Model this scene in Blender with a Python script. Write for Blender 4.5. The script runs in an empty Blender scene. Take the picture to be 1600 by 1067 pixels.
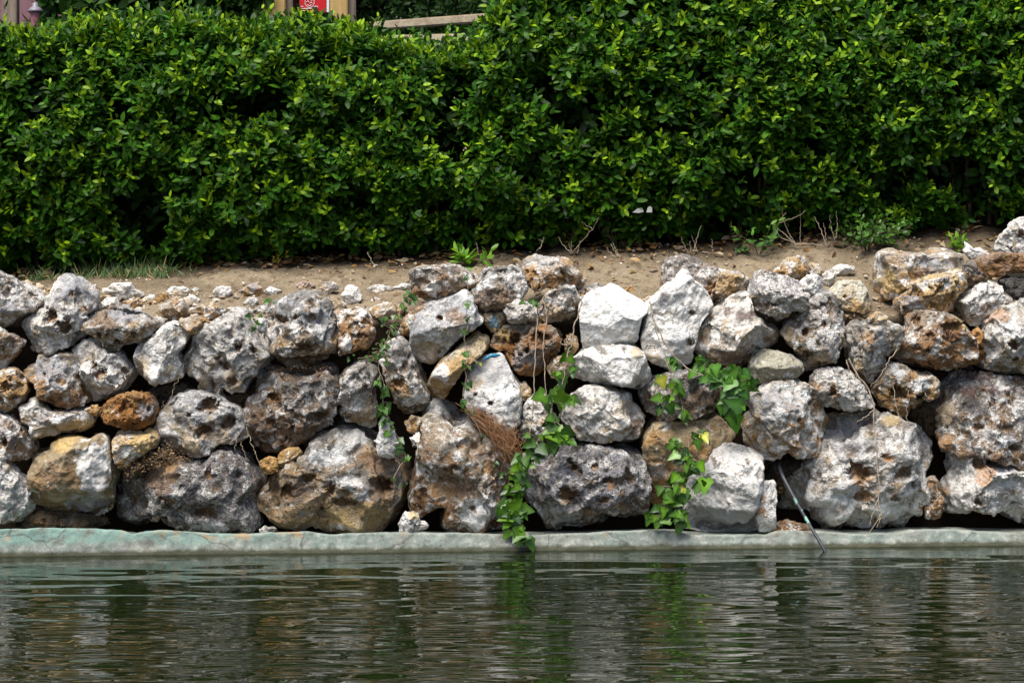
import bpy, bmesh, math, random
import numpy as np
from mathutils import Vector

sc = bpy.context.scene
R = math.radians

# ------------------------------------------------------------------ camera
KPX = 0.0031          # metres per photo pixel at the wall plane (Y = 0)
CAMD, CAMH, HORIZ = 12.0, 2.2, 155.0
cam_d = bpy.data.cameras.new('camera')
cam = bpy.data.objects.new('camera', cam_d)
sc.collection.objects.link(cam)
cam.location = (0, -CAMD, CAMH)
cam.rotation_euler = (R(90), 0, 0)
cam_d.sensor_width = 36.0
cam_d.lens = 36.0 * CAMD / (1600 * KPX)
cam_d.shift_y = -(533.5 - HORIZ) / 1600.0
cam_d.clip_end = 500
sc.camera = cam

# ------------------------------------------------------------------ light
SUN_EL, SUN_AZ = 66.0, 208.0      # azimuth: degrees clockwise from +Y (north)
w = bpy.data.worlds.new('World'); sc.world = w
w.use_nodes = True
nt = w.node_tree
sky = nt.nodes.new('ShaderNodeTexSky')
sky.sky_type = 'NISHITA'
sky.sun_disc = False
sky.sun_elevation = R(SUN_EL)
sky.sun_rotation = R(SUN_AZ)
sky.air_density = 1.0; sky.dust_density = 2.5; sky.ozone_density = 1.0
bg = nt.nodes['Background']
nt.links.new(sky.outputs[0], bg.inputs[0])
bg.inputs[1].default_value = 0.08
sd = bpy.data.lights.new('sun', 'SUN')
sun = bpy.data.objects.new('sun', sd)
sc.collection.objects.link(sun)
sd.energy = 3.1
sd.angle = R(34)
sd.color = (1.0, 0.96, 0.90)
az, el = R(SUN_AZ), R(SUN_EL)
sdir = Vector((math.sin(az) * math.cos(el), math.cos(az) * math.cos(el), math.sin(el)))
sun.rotation_euler = sdir.to_track_quat('Z', 'Y').to_euler()
sc.view_settings.view_transform = 'Standard'
sc.view_settings.look = 'None'
sc.view_settings.gamma = 1.0
sc.view_settings.exposure = 1.05
sc.cycles.max_bounces = 6
sc.cycles.diffuse_bounces = 3
sc.cycles.glossy_bounces = 3
sc.cycles.transparent_max_bounces = 4

# ------------------------------------------------------------------ helpers
rng = np.random.default_rng(7)
random.seed(7)

def at(px, py, Y):
    k = KPX * (Y + CAMD) / CAMD
    return np.array([(px - 800.0) * k, Y, CAMH - (py - HORIZ) * k])

def link(name, me, mat=None, parent=None):
    o = bpy.data.objects.new(name, me)
    sc.collection.objects.link(o)
    if mat is not None and len(me.materials) == 0:
        me.materials.append(mat)
    if parent is not None:
        o.parent = parent
    return o

def tag(o, label, cat, group=None, kind=None):
    o['label'] = label; o['category'] = cat
    if group: o['group'] = group
    if kind: o['kind'] = kind
    return o

def empty(name, loc):
    o = bpy.data.objects.new(name, None)
    o.empty_display_size = 0.05
    o.location = loc
    sc.collection.objects.link(o)
    return o

def mesh_np(name, V, F, smooth=True):
    """V (n,3) floats, F (m,k) ints with k = 3 or 4, or a list of such arrays"""
    Fs = F if isinstance(F, list) else [F]
    Fs = [np.asarray(f, dtype=np.int32) for f in Fs if len(f)]
    me = bpy.data.meshes.new(name)
    me.vertices.add(len(V))
    me.vertices.foreach_set('co', np.asarray(V, dtype=np.float32).ravel())
    loops = np.concatenate([f.ravel() for f in Fs])
    tot = np.concatenate([np.full(len(f), f.shape[1], dtype=np.int32) for f in Fs])
    st = np.concatenate([[0], np.cumsum(tot)[:-1]]).astype(np.int32)
    me.loops.add(len(loops)); me.loops.foreach_set('vertex_index', loops)
    me.polygons.add(len(tot))
    me.polygons.foreach_set('loop_start', st)
    me.polygons.foreach_set('loop_total', tot)
    me.polygons.foreach_set('use_smooth', np.full(len(tot), smooth, dtype=bool))
    me.update(calc_edges=True)
    return me

def set_float(me, name, a):
    at_ = me.attributes.new(name, 'FLOAT', 'POINT')
    at_.data.foreach_set('value', np.asarray(a, dtype=np.float32))

def set_col(me, name, c):
    at_ = me.attributes.new(name, 'FLOAT_COLOR', 'POINT')
    at_.data.foreach_set('color', np.asarray(c, dtype=np.float32).ravel())

# vectorised gradient noise
_GR = rng.normal(size=(64, 3)); _GR /= np.linalg.norm(_GR, axis=1)[:, None]
_GR = _GR.astype(np.float32)
def _hash(ix, iy, iz, s):
    h = (ix * 374761393 + iy * 668265263 + iz * 2147483647 + s * 974711) & 0x7fffffff
    h = ((h ^ (h >> 13)) * 1274126177) & 0x7fffffff
    return (h ^ (h >> 16)) & 63
def perlin(P, s=0):
    P = np.asarray(P, dtype=np.float32)
    I = np.floor(P).astype(np.int64); f = P - I
    u = f * f * f * (f * (f * 6 - 15) + 10)
    out = np.zeros(len(P), dtype=np.float32)
    for dx in (0, 1):
        wx = u[:, 0] if dx else 1 - u[:, 0]
        for dy in (0, 1):
            wy = wx * (u[:, 1] if dy else 1 - u[:, 1])
            for dz in (0, 1):
                wz = wy * (u[:, 2] if dz else 1 - u[:, 2])
                g = _GR[_hash(I[:, 0] + dx, I[:, 1] + dy, I[:, 2] + dz, s)]
                out += wz * (g[:, 0] * (f[:, 0] - dx) + g[:, 1] * (f[:, 1] - dy) + g[:, 2] * (f[:, 2] - dz))
    return out * 1.5
def fbm(P, octs=4, s=0, gain=0.5):
    a, t = 1.0, 0
    for o in range(octs):
        t = t + a * perlin(P * (2.03 ** o), s + o * 17); a *= gain
    return t
def sstep(a, b, x):
    t = np.clip((x - a) / (b - a), 0, 1)
    return t * t * (3 - 2 * t)

# --- shader helpers
def new_mat(name):
    m = bpy.data.materials.new(name); m.use_nodes = True
    t = m.node_tree
    return m, t, t.nodes['Principled BSDF']
def N(t, typ, **kw):
    n = t.nodes.new(typ)
    for k, v in kw.items():
        setattr(n, k, v)
    return n
def noise(t, vec, scale, detail=4, rough=0.6, dist=0.0):
    n = N(t, 'ShaderNodeTexNoise')
    n.inputs['Scale'].default_value = scale
    n.inputs['Detail'].default_value = detail
    n.inputs['Roughness'].default_value = rough
    n.inputs['Distortion'].default_value = dist
    t.links.new(vec, n.inputs['Vector'])
    return n.outputs['Fac']
def mth(t, op, a, b=None, c=None, clamp=False):
    n = N(t, 'ShaderNodeMath', operation=op, use_clamp=clamp)
    for i, v in enumerate((a, b, c)):
        if v is None: continue
        if isinstance(v, (int, float)): n.inputs[i].default_value = v
        else: t.links.new(v, n.inputs[i])
    return n.outputs[0]
def mix(t, fac, a, b, mode='MIX'):
    n = N(t, 'ShaderNodeMix', data_type='RGBA', blend_type=mode)
    for s, v in ((n.inputs[0], fac), (n.inputs[6], a), (n.inputs[7], b)):
        if isinstance(v, (int, float)): s.default_value = v
        elif isinstance(v, tuple): s.default_value = v if len(v) == 4 else (*v, 1)
        else: t.links.new(v, s)
    return n.outputs[2]
def ramp(t, x, lo, hi):
    n = N(t, 'ShaderNodeMapRange', interpolation_type='SMOOTHSTEP')
    for nm, v in (('From Min', lo), ('From Max', hi), ('Value', x)):
        if isinstance(v, (int, float)): n.inputs[nm].default_value = v
        else: t.links.new(v, n.inputs[nm])
    return n.outputs[0]
def attr(t, name, typ='GEOMETRY', out='Fac'):
    n = N(t, 'ShaderNodeAttribute', attribute_type=typ, attribute_name=name)
    return n.outputs[out]
def bump(t, h, strength, dist, normal=None):
    n = N(t, 'ShaderNodeBump')
    n.inputs['Strength'].default_value = strength
    n.inputs['Distance'].default_value = dist
    t.links.new(h, n.inputs['Height'])
    if normal is not None: t.links.new(normal, n.inputs['Normal'])
    return n.outputs[0]

# ------------------------------------------------------------------ materials
def rock_material():
    m, t, b = new_mat('weathered_limestone')
    tc = N(t, 'ShaderNodeTexCoord')
    oi = N(t, 'ShaderNodeObjectInfo')
    off = N(t, 'ShaderNodeVectorMath', operation='ADD')
    sc_ = N(t, 'ShaderNodeVectorMath', operation='SCALE'); sc_.inputs['Scale'].default_value = 37.0
    cmb = N(t, 'ShaderNodeCombineXYZ')
    for i in range(3): t.links.new(oi.outputs['Random'], cmb.inputs[i])
    t.links.new(cmb.outputs[0], sc_.inputs[0])
    t.links.new(tc.outputs['Object'], off.inputs[0]); t.links.new(sc_.outputs[0], off.inputs[1])
    vs = N(t, 'ShaderNodeVectorMath', operation='SCALE')
    t.links.new(off.outputs[0], vs.inputs[0]); t.links.new(attr(t, 'nsc', 'OBJECT'), vs.inputs['Scale'])
    v = vs.outputs[0]
    n1 = noise(t, v, 9, 5, 0.6, 0.4)
    n2 = noise(t, v, 26, 8, 0.72, 0.3)
    n2b = noise(t, v, 38, 8, 0.75, 0.6)
    n3 = noise(t, v, 84, 5, 0.75)
    n4 = noise(t, v, 46, 6, 0.72)
    ca = attr(t, 'ca', 'OBJECT', 'Color'); cb = attr(t, 'cb', 'OBJECT', 'Color')
    def thr(x, amt, wd):
        T = mth(t, 'MULTIPLY_ADD', amt, -0.55, 0.775)
        return ramp(t, x, mth(t, 'SUBTRACT', T, wd), mth(t, 'ADD', T, wd))
    hz = attr(t, 'hz')
    mixb = mth(t, 'ADD', attr(t, 'mixb', 'OBJECT'), mth(t, 'MULTIPLY', mth(t, 'SUBTRACT', 0.5, hz), 0.45))
    col = mix(t, thr(n1, mixb, 0.10), ca, cb)
    n2w = noise(t, v, 17, 9, 0.70, 0.5)
    col = mix(t, thr(n2w, attr(t, 'wht', 'OBJECT'), 0.035), col, (0.78, 0.765, 0.725))
    drk = mth(t, 'ADD', attr(t, 'drk', 'OBJECT'), mth(t, 'MULTIPLY', mth(t, 'SUBTRACT', n1, 0.5), 0.9))
    col = mix(t, mth(t, 'MULTIPLY', thr(n2b, drk, 0.06), 0.88), col, (0.042, 0.038, 0.033))
    n5 = noise(t, v, 8, 10, 0.68, 0.5)
    crust = mth(t, 'MULTIPLY', attr(t, 'drk', 'OBJECT'), 0.95)
    crust = mth(t, 'SUBTRACT', mth(t, 'ADD', crust, mth(t, 'MULTIPLY', hz, 0.22)), 0.08)
    col = mix(t, mth(t, 'MULTIPLY', thr(n5, crust, 0.05), 0.82), col, (0.150, 0.140, 0.122))
    # mottling
    mot = ramp(t, n4, 0.36, 0.62)
    col = mix(t, 0.50, col, mix(t, mot, (0.40, 0.34, 0.28), (1, 1, 1)), 'MULTIPLY')
    spk = ramp(t, n3, 0.38, 0.56)
    col = mix(t, attr(t, 'spk', 'OBJECT'), col, mix(t, spk, (0.24, 0.20, 0.18), (1.0, 1.0, 1.0)), 'MULTIPLY')
    # painted / stained patches and iron-stained cavities
    pc = N(t, 'ShaderNodeAttribute', attribute_type='GEOMETRY', attribute_name='patch')
    pm = mth(t, 'MULTIPLY', pc.outputs['Alpha'], mth(t, 'MULTIPLY_ADD', mot, 0.5, 0.5))
    col = mix(t, pm, col, pc.outputs['Color'])
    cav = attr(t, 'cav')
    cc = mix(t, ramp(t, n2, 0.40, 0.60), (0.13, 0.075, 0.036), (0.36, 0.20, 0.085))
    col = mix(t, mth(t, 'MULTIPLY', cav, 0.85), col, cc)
    t.links.new(col, b.inputs['Base Color'])
    b.inputs['Roughness'].default_value = 0.86
    b.inputs['Specular IOR Level'].default_value = 0.25
    vo = N(t, 'ShaderNodeTexVoronoi'); vo.inputs['Scale'].default_value = 70
    t.links.new(v, vo.inputs['Vector'])
    h = mth(t, 'ADD', mth(t, 'MULTIPLY', n2b, 1.2), mth(t, 'MULTIPLY', n3, 0.35))
    h = mth(t, 'ADD', h, mth(t, 'MULTIPLY', mth(t, 'MINIMUM', vo.outputs['Distance'], 0.5), 0.8))
    bn = N(t, 'ShaderNodeBump'); bn.inputs['Distance'].default_value = 0.016
    t.links.new(attr(t, 'bmp', 'OBJECT'), bn.inputs['Strength'])
    t.links.new(h, bn.inputs['Height'])
    t.links.new(bn.outputs[0], b.inputs['Normal'])
    return m

def leaf_material(name, rough=0.34, trans=0.22, spec=0.45):
    m, t, b = new_mat(name)
    c = attr(t, 'lc', 'GEOMETRY', 'Color')
    t.links.new(c, b.inputs['Base Color'])
    b.inputs['Roughness'].default_value = rough
    b.inputs['Specular IOR Level'].default_value = spec
    tr = N(t, 'ShaderNodeBsdfTranslucent')
    tcol = mix(t, 1.0, c, (1.25, 1.15, 0.5), 'MULTIPLY')
    t.links.new(tcol, tr.inputs['Color'])
    ms = N(t, 'ShaderNodeMixShader'); ms.inputs[0].default_value = trans
    t.links.new(b.outputs[0], ms.inputs[1]); t.links.new(tr.outputs[0], ms.inputs[2])
    t.links.new(ms.outputs[0], t.nodes['Material Output'].inputs['Surface'])
    return m

def simple_mat(name, c1, c2, scale=30, rough=0.8, bmp=0.3, bd=0.004, spec=0.3, stretch=None):
    m, t, b = new_mat(name)
    tc = N(t, 'ShaderNodeTexCoord')
    v = tc.outputs['Object']
    if stretch:
        mp = N(t, 'ShaderNodeMapping'); mp.inputs['Scale'].default_value = stretch
        t.links.new(v, mp.inputs['Vector']); v = mp.outputs[0]
    n = noise(t, v, scale, 6, 0.65)
    n2 = noise(t, v, scale * 6, 4, 0.65)
    f = ramp(t, mth(t, 'MULTIPLY_ADD', n2, 0.4, mth(t, 'MULTIPLY', n, 0.6)), 0.35, 0.65)
    t.links.new(mix(t, f, c1, c2), b.inputs['Base Color'])
    b.inputs['Roughness'].default_value = rough
    b.inputs['Specular IOR Level'].default_value = spec
    t.links.new(bump(t, mth(t, 'ADD', n, n2), bmp, bd), b.inputs['Normal'])
    return m

def ground_material():
    m, t, b = new_mat('trodden_earth')
    g = N(t, 'ShaderNodeNewGeometry'); v = g.outputs['Position']
    n1 = noise(t, v, 2.2, 5, 0.6); n2 = noise(t, v, 14, 6, 0.65); n3 = noise(t, v, 120, 4, 0.7)
    col = mix(t, ramp(t, n1, 0.38, 0.62), (0.145, 0.112, 0.072), (0.225, 0.178, 0.116))
    col = mix(t, ramp(t, n2, 0.50, 0.66), col, (0.090, 0.061, 0.038))
    col = mix(t, mth(t, 'MULTIPLY', ramp(t, n3, 0.57, 0.66), 0.75), col, (0.40, 0.34, 0.25))
    col = mix(t, mth(t, 'MULTIPLY', ramp(t, n3, 0.46, 0.36), 0.75), col, (0.065, 0.045, 0.030))
    # shade put into the soil colour, behind the stones and below the hedge
    shd = attr(t, 'soil_shade')
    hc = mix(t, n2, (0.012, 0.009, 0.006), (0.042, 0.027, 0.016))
    col = mix(t, shd, col, hc)
    t.links.new(col, b.inputs['Base Color'])
    b.inputs['Roughness'].default_value = 0.95
    b.inputs['Specular IOR Level'].default_value = 0.1
    t.links.new(bump(t, mth(t, 'ADD', n2, mth(t, 'MULTIPLY', n3, 0.5)), 0.6, 0.012), b.inputs['Normal'])
    return m

def kerb_material():
    m, t, b = new_mat('green_painted_concrete')
    g = N(t, 'ShaderNodeNewGeometry'); v = g.outputs['Position']
    sp = N(t, 'ShaderNodeSeparateXYZ'); t.links.new(v, sp.inputs[0])
    n1 = noise(t, v, 3.0, 5, 0.6); n2 = noise(t, v, 22, 7, 0.7); n3 = noise(t, v, 140, 4, 0.7)
    col = mix(t, ramp(t, n1, 0.36, 0.60), (0.215, 0.22, 0.185), (0.205, 0.245, 0.21))
    col = mix(t, ramp(t, n2, 0.50, 0.64), col, (0.33, 0.335, 0.29))
    pnt = mth(t, 'MULTIPLY', ramp(t, mth(t, 'MULTIPLY_ADD', n1, 0.10, sp.outputs['Z']), 0.085, 0.125), ramp(t, n2, 0.40, 0.50))
    pnt = mth(t, 'MULTIPLY', pnt, ramp(t, mth(t, 'MULTIPLY_ADD', n1, 1.6, sp.outputs['X']), 0.4, -1.2))
    col = mix(t, mth(t, 'MULTIPLY', pnt, 0.62), col, (0.15, 0.30, 0.25))
    # earth washed over the top edge, algae at the waterline
    col = mix(t, mth(t, 'MULTIPLY', ramp(t, noise(t, v, 7, 5, 0.6), 0.56, 0.64), ramp(t, sp.outputs['Z'], 0.05, 0.085)), col, (0.33, 0.24, 0.14))
    cr = N(t, 'ShaderNodeTexVoronoi', feature='DISTANCE_TO_EDGE'); cr.inputs['Scale'].default_value = 1.1
    wv = N(t, 'ShaderNodeVectorMath', operation='ADD'); t.links.new(v, wv.inputs[0])
    wn = N(t, 'ShaderNodeVectorMath', operation='SCALE'); wn.inputs['Scale'].default_value = 0.10
    nn_ = N(t, 'ShaderNodeTexNoise'); nn_.inputs['Scale'].default_value = 9; nn_.inputs['Detail'].default_value = 4
    t.links.new(v, nn_.inputs['Vector']); t.links.new(nn_.outputs['Color'], wn.inputs[0]); t.links.new(wn.outputs[0], wv.inputs[1])
    t.links.new(wv.outputs[0], cr.inputs['Vector'])
    col = mix(t, mth(t, 'MULTIPLY', ramp(t, cr.outputs['Distance'], 0.006, 0.001), 0.55), col, (0.05, 0.045, 0.035))
    col = mix(t, mth(t, 'MULTIPLY', ramp(t, n2, 0.46, 0.36), 0.55), col, (0.085, 0.085, 0.06))
    alg = ramp(t, mth(t, 'MULTIPLY_ADD', n2, 0.030, sp.outputs['Z']), 0.046, 0.024)
    col = mix(t, alg, col, (0.055, 0.055, 0.028))
    col = mix(t, 0.4, col, mix(t, ramp(t, n3, 0.35, 0.6), (0.5, 0.5, 0.5), (1, 1, 1)), 'MULTIPLY')
    t.links.new(col, b.inputs['Base Color'])
    b.inputs['Roughness'].default_value = 0.75
    t.links.new(bump(t, mth(t, 'ADD', n2, mth(t, 'MULTIPLY', n3, 0.4)), 0.5, 0.008), b.inputs['Normal'])
    return m

def water_material():
    m, t, b = new_mat('murky_water')
    b.inputs['Base Color'].default_value = (0.0060, 0.0105, 0.0026, 1)
    b.inputs['Roughness'].default_value = 0.012
    b.inputs['IOR'].default_value = 1.45
    b.inputs['Specular IOR Level'].default_value = 0.5
    return m

M_ROCK = rock_material()
M_HEDGE = leaf_material('hedge_leaf', 0.46, 0.22, 0.18)
M_IVY = leaf_material('ivy_leaf', 0.38, 0.25)
M_WEED = leaf_material('weed_leaf', 0.5, 0.3)
M_GROUND = ground_material()
M_KERB = kerb_material()
M_WATER = water_material()
M_TWIG = simple_mat('dry_twig', (0.20, 0.15, 0.10), (0.42, 0.34, 0.25), 60)
M_STEM = simple_mat('hedge_stem', (0.045, 0.032, 0.022), (0.11, 0.08, 0.055), 40)
M_STRAW = simple_mat('dry_needles', (0.16, 0.075, 0.030), (0.32, 0.17, 0.08), 50)

# ------------------------------------------------------------------ setting
def yw(px):                       # the water's edge recedes a little towards the right
    return -0.05 + 0.30 * np.asarray(px, dtype=float) / 1600.0
def px_of(x, Y):
    return 800.0 + x / (KPX * (Y + CAMD) / CAMD)
LEDGE = 0.47
def gz(x, Y):                     # height of the earth behind the wall
    x = np.asarray(x, dtype=float); Y = np.asarray(Y, dtype=float)
    px = np.clip(px_of(x, Y), -900, 2500)
    y0 = yw(px) + LEDGE
    zh = 1.235 + 0.27 * np.clip(px / 1600.0, -0.3, 1.4) ** 1.0
    t = np.clip((Y - y0) / (1.65 - y0), 0, 1)
    return 1.09 + (zh - 1.09) * t ** 0.85

def hit_ground(px, py):
    Y = 1.0
    for _ in range(60):
        p = at(px, py, Y)
        err = p[2] - gz(p[0], Y)
        Y += err * 2.0
        Y = min(max(Y, 0.3), 2.4)
    p = at(px, py, Y); p[2] = gz(p[0], Y)
    return p

def build_ground():
    xs = np.concatenate([np.linspace(-60, -4.2, 12), np.linspace(-4, 4, 560), np.linspace(4.2, 60, 12)])
    V, shd = [], []
    prof = [('pond', -60, -0.7), ('pond', -6, -0.7), ('pond', -1.0, -0.6)]
    rows = []
    for y, z in ((-60, -0.7), (-6, -0.7), (-0.6, -0.6)):
        rows.append((np.full(len(xs), y), np.full(len(xs), z), np.ones(len(xs))))
    pxs = px_of(xs, 0.2)
    pxs = np.clip(pxs, -900, 2500)
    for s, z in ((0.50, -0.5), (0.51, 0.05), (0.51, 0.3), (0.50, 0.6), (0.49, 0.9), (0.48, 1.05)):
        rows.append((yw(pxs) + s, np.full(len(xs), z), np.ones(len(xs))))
    for s in np.linspace(0.0, 1.0, 110):
        Y = (yw(pxs) + LEDGE) * (1 - s) + 2.0 * s
        z = gz(xs, Y)
        P = np.stack([xs * 3, Y * 3, z * 0], 1)
        z = z + 0.022 * fbm(P, 4, 3) + 0.011 * fbm(P * 6, 4, 9, 0.6)
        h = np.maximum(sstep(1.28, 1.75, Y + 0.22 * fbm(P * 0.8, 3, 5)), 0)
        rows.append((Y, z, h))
    for Y in (2.3, 3.0, 5, 9, 20, 80):
        rows.append((np.full(len(xs), float(Y)), gz(xs, np.full(len(xs), 3.0)) * 0 + 1.235 + 0.27 * np.clip(pxs / 1600, -.3, 1.4), np.full(len(xs), 1.0)))
    nx = len(xs)
    V = np.concatenate([np.stack([xs, r[0], r[1]], 1) for r in rows])
    shd = np.concatenate([r[2] for r in rows])
    i = np.arange(len(rows) - 1)[:, None] * nx + np.arange(nx - 1)[None, :]
    i = i.ravel()
    F = np.stack([i, i + 1, i + nx + 1, i + nx], 1)
    me = mesh_np('ground', V, F)
    set_float(me, 'soil_shade', shd)  # mask for the shade painted on the bank and under-hedge soil
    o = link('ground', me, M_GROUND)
    o['kind'] = 'structure'; o['label'] = 'bare brown earth path between the stone wall and the hedge'
build_ground()

def build_water():
    xs = np.concatenate([np.linspace(-60, -3.6, 14), np.linspace(-3.5, 3.5, 800), np.linspace(3.6, 60, 14)])
    ys = np.concatenate([np.linspace(-60, -4.2, 14), np.linspace(-4.1, 0.45, 620)])
    X, Y = np.meshgrid(xs, ys)
    P = np.stack([X.ravel(), Y.ravel(), np.zeros(X.size)], 1)
    A = sstep(0.05, -0.22, Y.ravel() - yw(px_of(X.ravel(), Y.ravel()))) * 0.85 + 0.15
    q = P.copy(); q[:, 0] *= 0.62
    yb = Y.ravel() - yw(px_of(X.ravel(), Y.ravel()))
    far = sstep(-1.3, -0.2, yb)                    # calmer, longer ripples by the bank
    q1 = P.copy(); q1[:, 0] *= 0.34
    q2 = P.copy(); q2[:, 0] *= 0.24
    h = (1 - 0.5 * far) * (0.0038 * perlin(q1 * 11.0, 1) + 0.0011 * perlin(q1 * 21 + 3.1, 2))
    h += (0.6 + 0.4 * far) * (0.0056 * perlin(q2 * 6.5 + 9.0, 4) + 0.0024 * perlin(q1 * 5.0 + 4.0, 6))
    h *= A * np.where(np.abs(P[:, 0]) < 3.6, 1, 0)
    P[:, 2] = h
    nx = len(xs)
    i = (np.arange(len(ys) - 1)[:, None] * nx + np.arange(nx - 1)[None, :]).ravel()
    me = mesh_np('pond_water', P, np.stack([i, i + 1, i + nx + 1, i + nx], 1))
    o = link('pond_water', me, M_WATER)
    o['kind'] = 'structure'; o['label'] = 'dark rippled pond water reflecting the rocks'
build_water()

def build_kerb():
    xs = np.linspace(-4.2, 4.2, 900)
    px = px_of(xs, 0.1)
    P1 = np.stack([xs * 1.6, xs * 0, xs * 0], 1)
    kx = [-300, 0, 60, 150, 195, 212, 235, 265, 330, 390, 420, 470, 520, 600, 700, 790, 850, 930, 985, 1060, 1075, 1200, 1215, 1290, 1330, 1400, 1430, 1490, 1545, 1600, 1900]
    ky = [824, 826, 822, 822, 828, 838, 829, 827, 836, 838, 832, 831, 838, 832, 833, 838, 838, 832, 825, 826, 838, 838, 827, 829, 836, 834, 823, 821, 828, 832, 830]
    ky = 0.55 * np.interp(px, kx, ky) + 0.45 * (826 + 5 * px / 1600)
    kk = KPX * (yw(px) + .03 + CAMD) / CAMD
    top = CAMH - (ky - HORIZ) * kk + 0.003 * fbm(P1, 3, 11) + 0.004 * fbm(P1 * 6, 3, 12)
    fr = yw(px) + 0.008 * fbm(P1 * 0.8, 3, 21)
    rows = []
    prof = [(-0.050, -0.35, 0), (-0.026, 0.0, 0), (-0.016, 0.35, 1), (-0.007, 0.70, 1), (-0.002, 0.93, 1), (0.001, 0.985, 1),
            (0.012, 1.0, 1), (0.050, 0.94, 1), (0.085, 0.66, 1), (0.30, 0.50, 1)]
    fine = []
    for j in range(len(prof) - 1):
        for s in np.linspace(0, 1, 6)[:-1]:
            a, b = prof[j], prof[j + 1]
            fine.append((a[0] * (1 - s) + b[0] * s, a[1] * (1 - s) + b[1] * s, a[2]))
    fine.append(prof[-1])
    for d, f, k in fine:
        z = np.where(k == 1, top * f, f if k == 0 and f < 0 else top * f)
        y = fr + d
        Q = np.stack([xs * 14, y * 14, z * 14], 1)
        n = 0.006 * fbm(Q, 4, 31)
        rows.append(np.stack([xs, y - n, z + 0.5 * n], 1))
    nx = len(xs)
    V = np.concatenate(rows)
    i = (np.arange(len(rows) - 1)[:, None] * nx + np.arange(nx - 1)[None, :]).ravel()
    me = mesh_np('pond_kerb', V, np.stack([i, i + 1, i + nx + 1, i + nx], 1))
    o = link('pond_kerb', me, M_KERB)
    tag(o, 'low rounded concrete rim with worn pale green paint at the waterline', 'kerb')
build_kerb()

# ------------------------------------------------------------------ rocks
_ico = {}
def ico(level):
    if level not in _ico:
        bm = bmesh.new()
        bmesh.ops.create_icosphere(bm, subdivisions=level, radius=1.0)
        V = np.array([v.co[:] for v in bm.verts], dtype=np.float64)
        F = np.array([[v.index for v in f.verts] for f in bm.faces], dtype=np.int32)
        bm.free()
        V[:, 1] -= 0.42
        V /= np.linalg.norm(V, axis=1)[:, None]
        _ico[level] = (V, F)
    return _ico[level]

def vnormals(V, F):
    a, b, c = V[F[:, 0]], V[F[:, 1]], V[F[:, 2]]
    n = np.cross(b - a, c - a)
    out = np.zeros_like(V)
    for k in range(3):
        idx = np.concatenate([F[:, 0], F[:, 1], F[:, 2]])
        out[:, k] = np.bincount(idx, weights=np.concatenate([n[:, k]] * 3), minlength=len(V))
    return out / (np.linalg.norm(out, axis=1)[:, None] + 1e-12)

def radial(poly):
    """outline radius for 720 angles round the centroid (farthest crossing)"""
    P = np.asarray(poly, dtype=float); Q = np.roll(P, -1, axis=0)
    cr = P[:, 0] * Q[:, 1] - Q[:, 0] * P[:, 1]
    A = cr.sum() / 2
    c = np.array([((P[:, 0] + Q[:, 0]) * cr).sum(), ((P[:, 1] + Q[:, 1]) * cr).sum()]) / (6 * A)
    P = P - c; Q = Q - c
    th = np.linspace(-math.pi, math.pi, 720, endpoint=False)
    rad = np.zeros(720)
    for i, t in enumerate(th):
        d = np.array([math.cos(t), math.sin(t)])
        e = Q - P
        den = d[0] * e[:, 1] - d[1] * e[:, 0]
        den = np.where(np.abs(den) < 1e-9, 1e-9, den)
        r = (P[:, 0] * e[:, 1] - P[:, 1] * e[:, 0]) / den
        s = (P[:, 0] * d[1] - P[:, 1] * d[0]) / den
        ok = (s >= -1e-6) & (s <= 1 + 1e-6) & (r > 0)
        rad[i] = r[ok].max() if ok.any() else 1.0
    k = np.exp(-0.5 * (np.arange(-10, 11) / 2.2) ** 2); k /= k.sum()
    rad = np.convolve(np.concatenate([rad[-10:], rad, rad[:10]]), k, 'valid')
    return c, th, rad

#        ca (main colour)       cb (second colour)     mixb  drk   wht   spk   pit  rough box  facets
STY = {
 'grey':  ((.47, .445, .42), (.44, .31, .17), .42, .34, .48, .48, .75, 1.0, 3.8, 9),
 'dark':  ((.33, .31, .30), (.34, .22, .12), .42, .34, .44, .56, 1.0, 1.2, 3.9, 9),
 'pale':  ((.60, .575, .53), (.50, .38, .23), .38, .28, .56, .42, .70, 1.0, 3.6, 9),
 'white': ((.70, .69, .67), (.56, .47, .34), .24, .25, .62, .35, .25, .6, 3.8, 8),
 'paint': ((.80, .81, .81), (.66, .64, .58), .25, -.25, .50, .08, .03, .25, 4.2, 9),
 'smooth': ((.44, .445, .45), (.44, .36, .24), .34, .24, .42, .30, .15, .45, 3.4, 8),
 'tan':   ((.56, .44, .28), (.47, .28, .11), .48, .24, .42, .40, .75, 1.0, 3.7, 9),
 'ochre': ((.46, .27, .11), (.38, .18, .055), .50, .20, .28, .40, 1.1, 1.3, 3.2, 8),
 'brown': ((.40, .30, .20), (.34, .19, .085), .50, .30, .42, .48, .80, 1.0, 3.8, 9),
 'cream': ((.60, .50, .34), (.50, .34, .16), .42, .12, .32, .25, .25, .6, 3.5, 8),
}
SCAL = {'grey': .62, 'dark': .55, 'pale': .62, 'white': .34, 'paint': .10, 'smooth': .36, 'tan': .55, 'ochre': .5, 'brown': .6, 'cream': .28}
PAL = {'ochre': (.42, .23, .09), 'orange': (.46, .21, .06), 'brown': (.19, .115, .065), 'dark': (.055, .048, .050),
       'white': (.74, .74, .72), 'grey': (.34, .34, .35), 'blue': (.06, .21, .30), 'tan': (.46, .35, .22),
       'maroon': (.075, .030, .026), 'soil': (.20, .115, .06), 'yellow': (.52, .36, .14), 'moss': (.12, .15, .05)}

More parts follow.
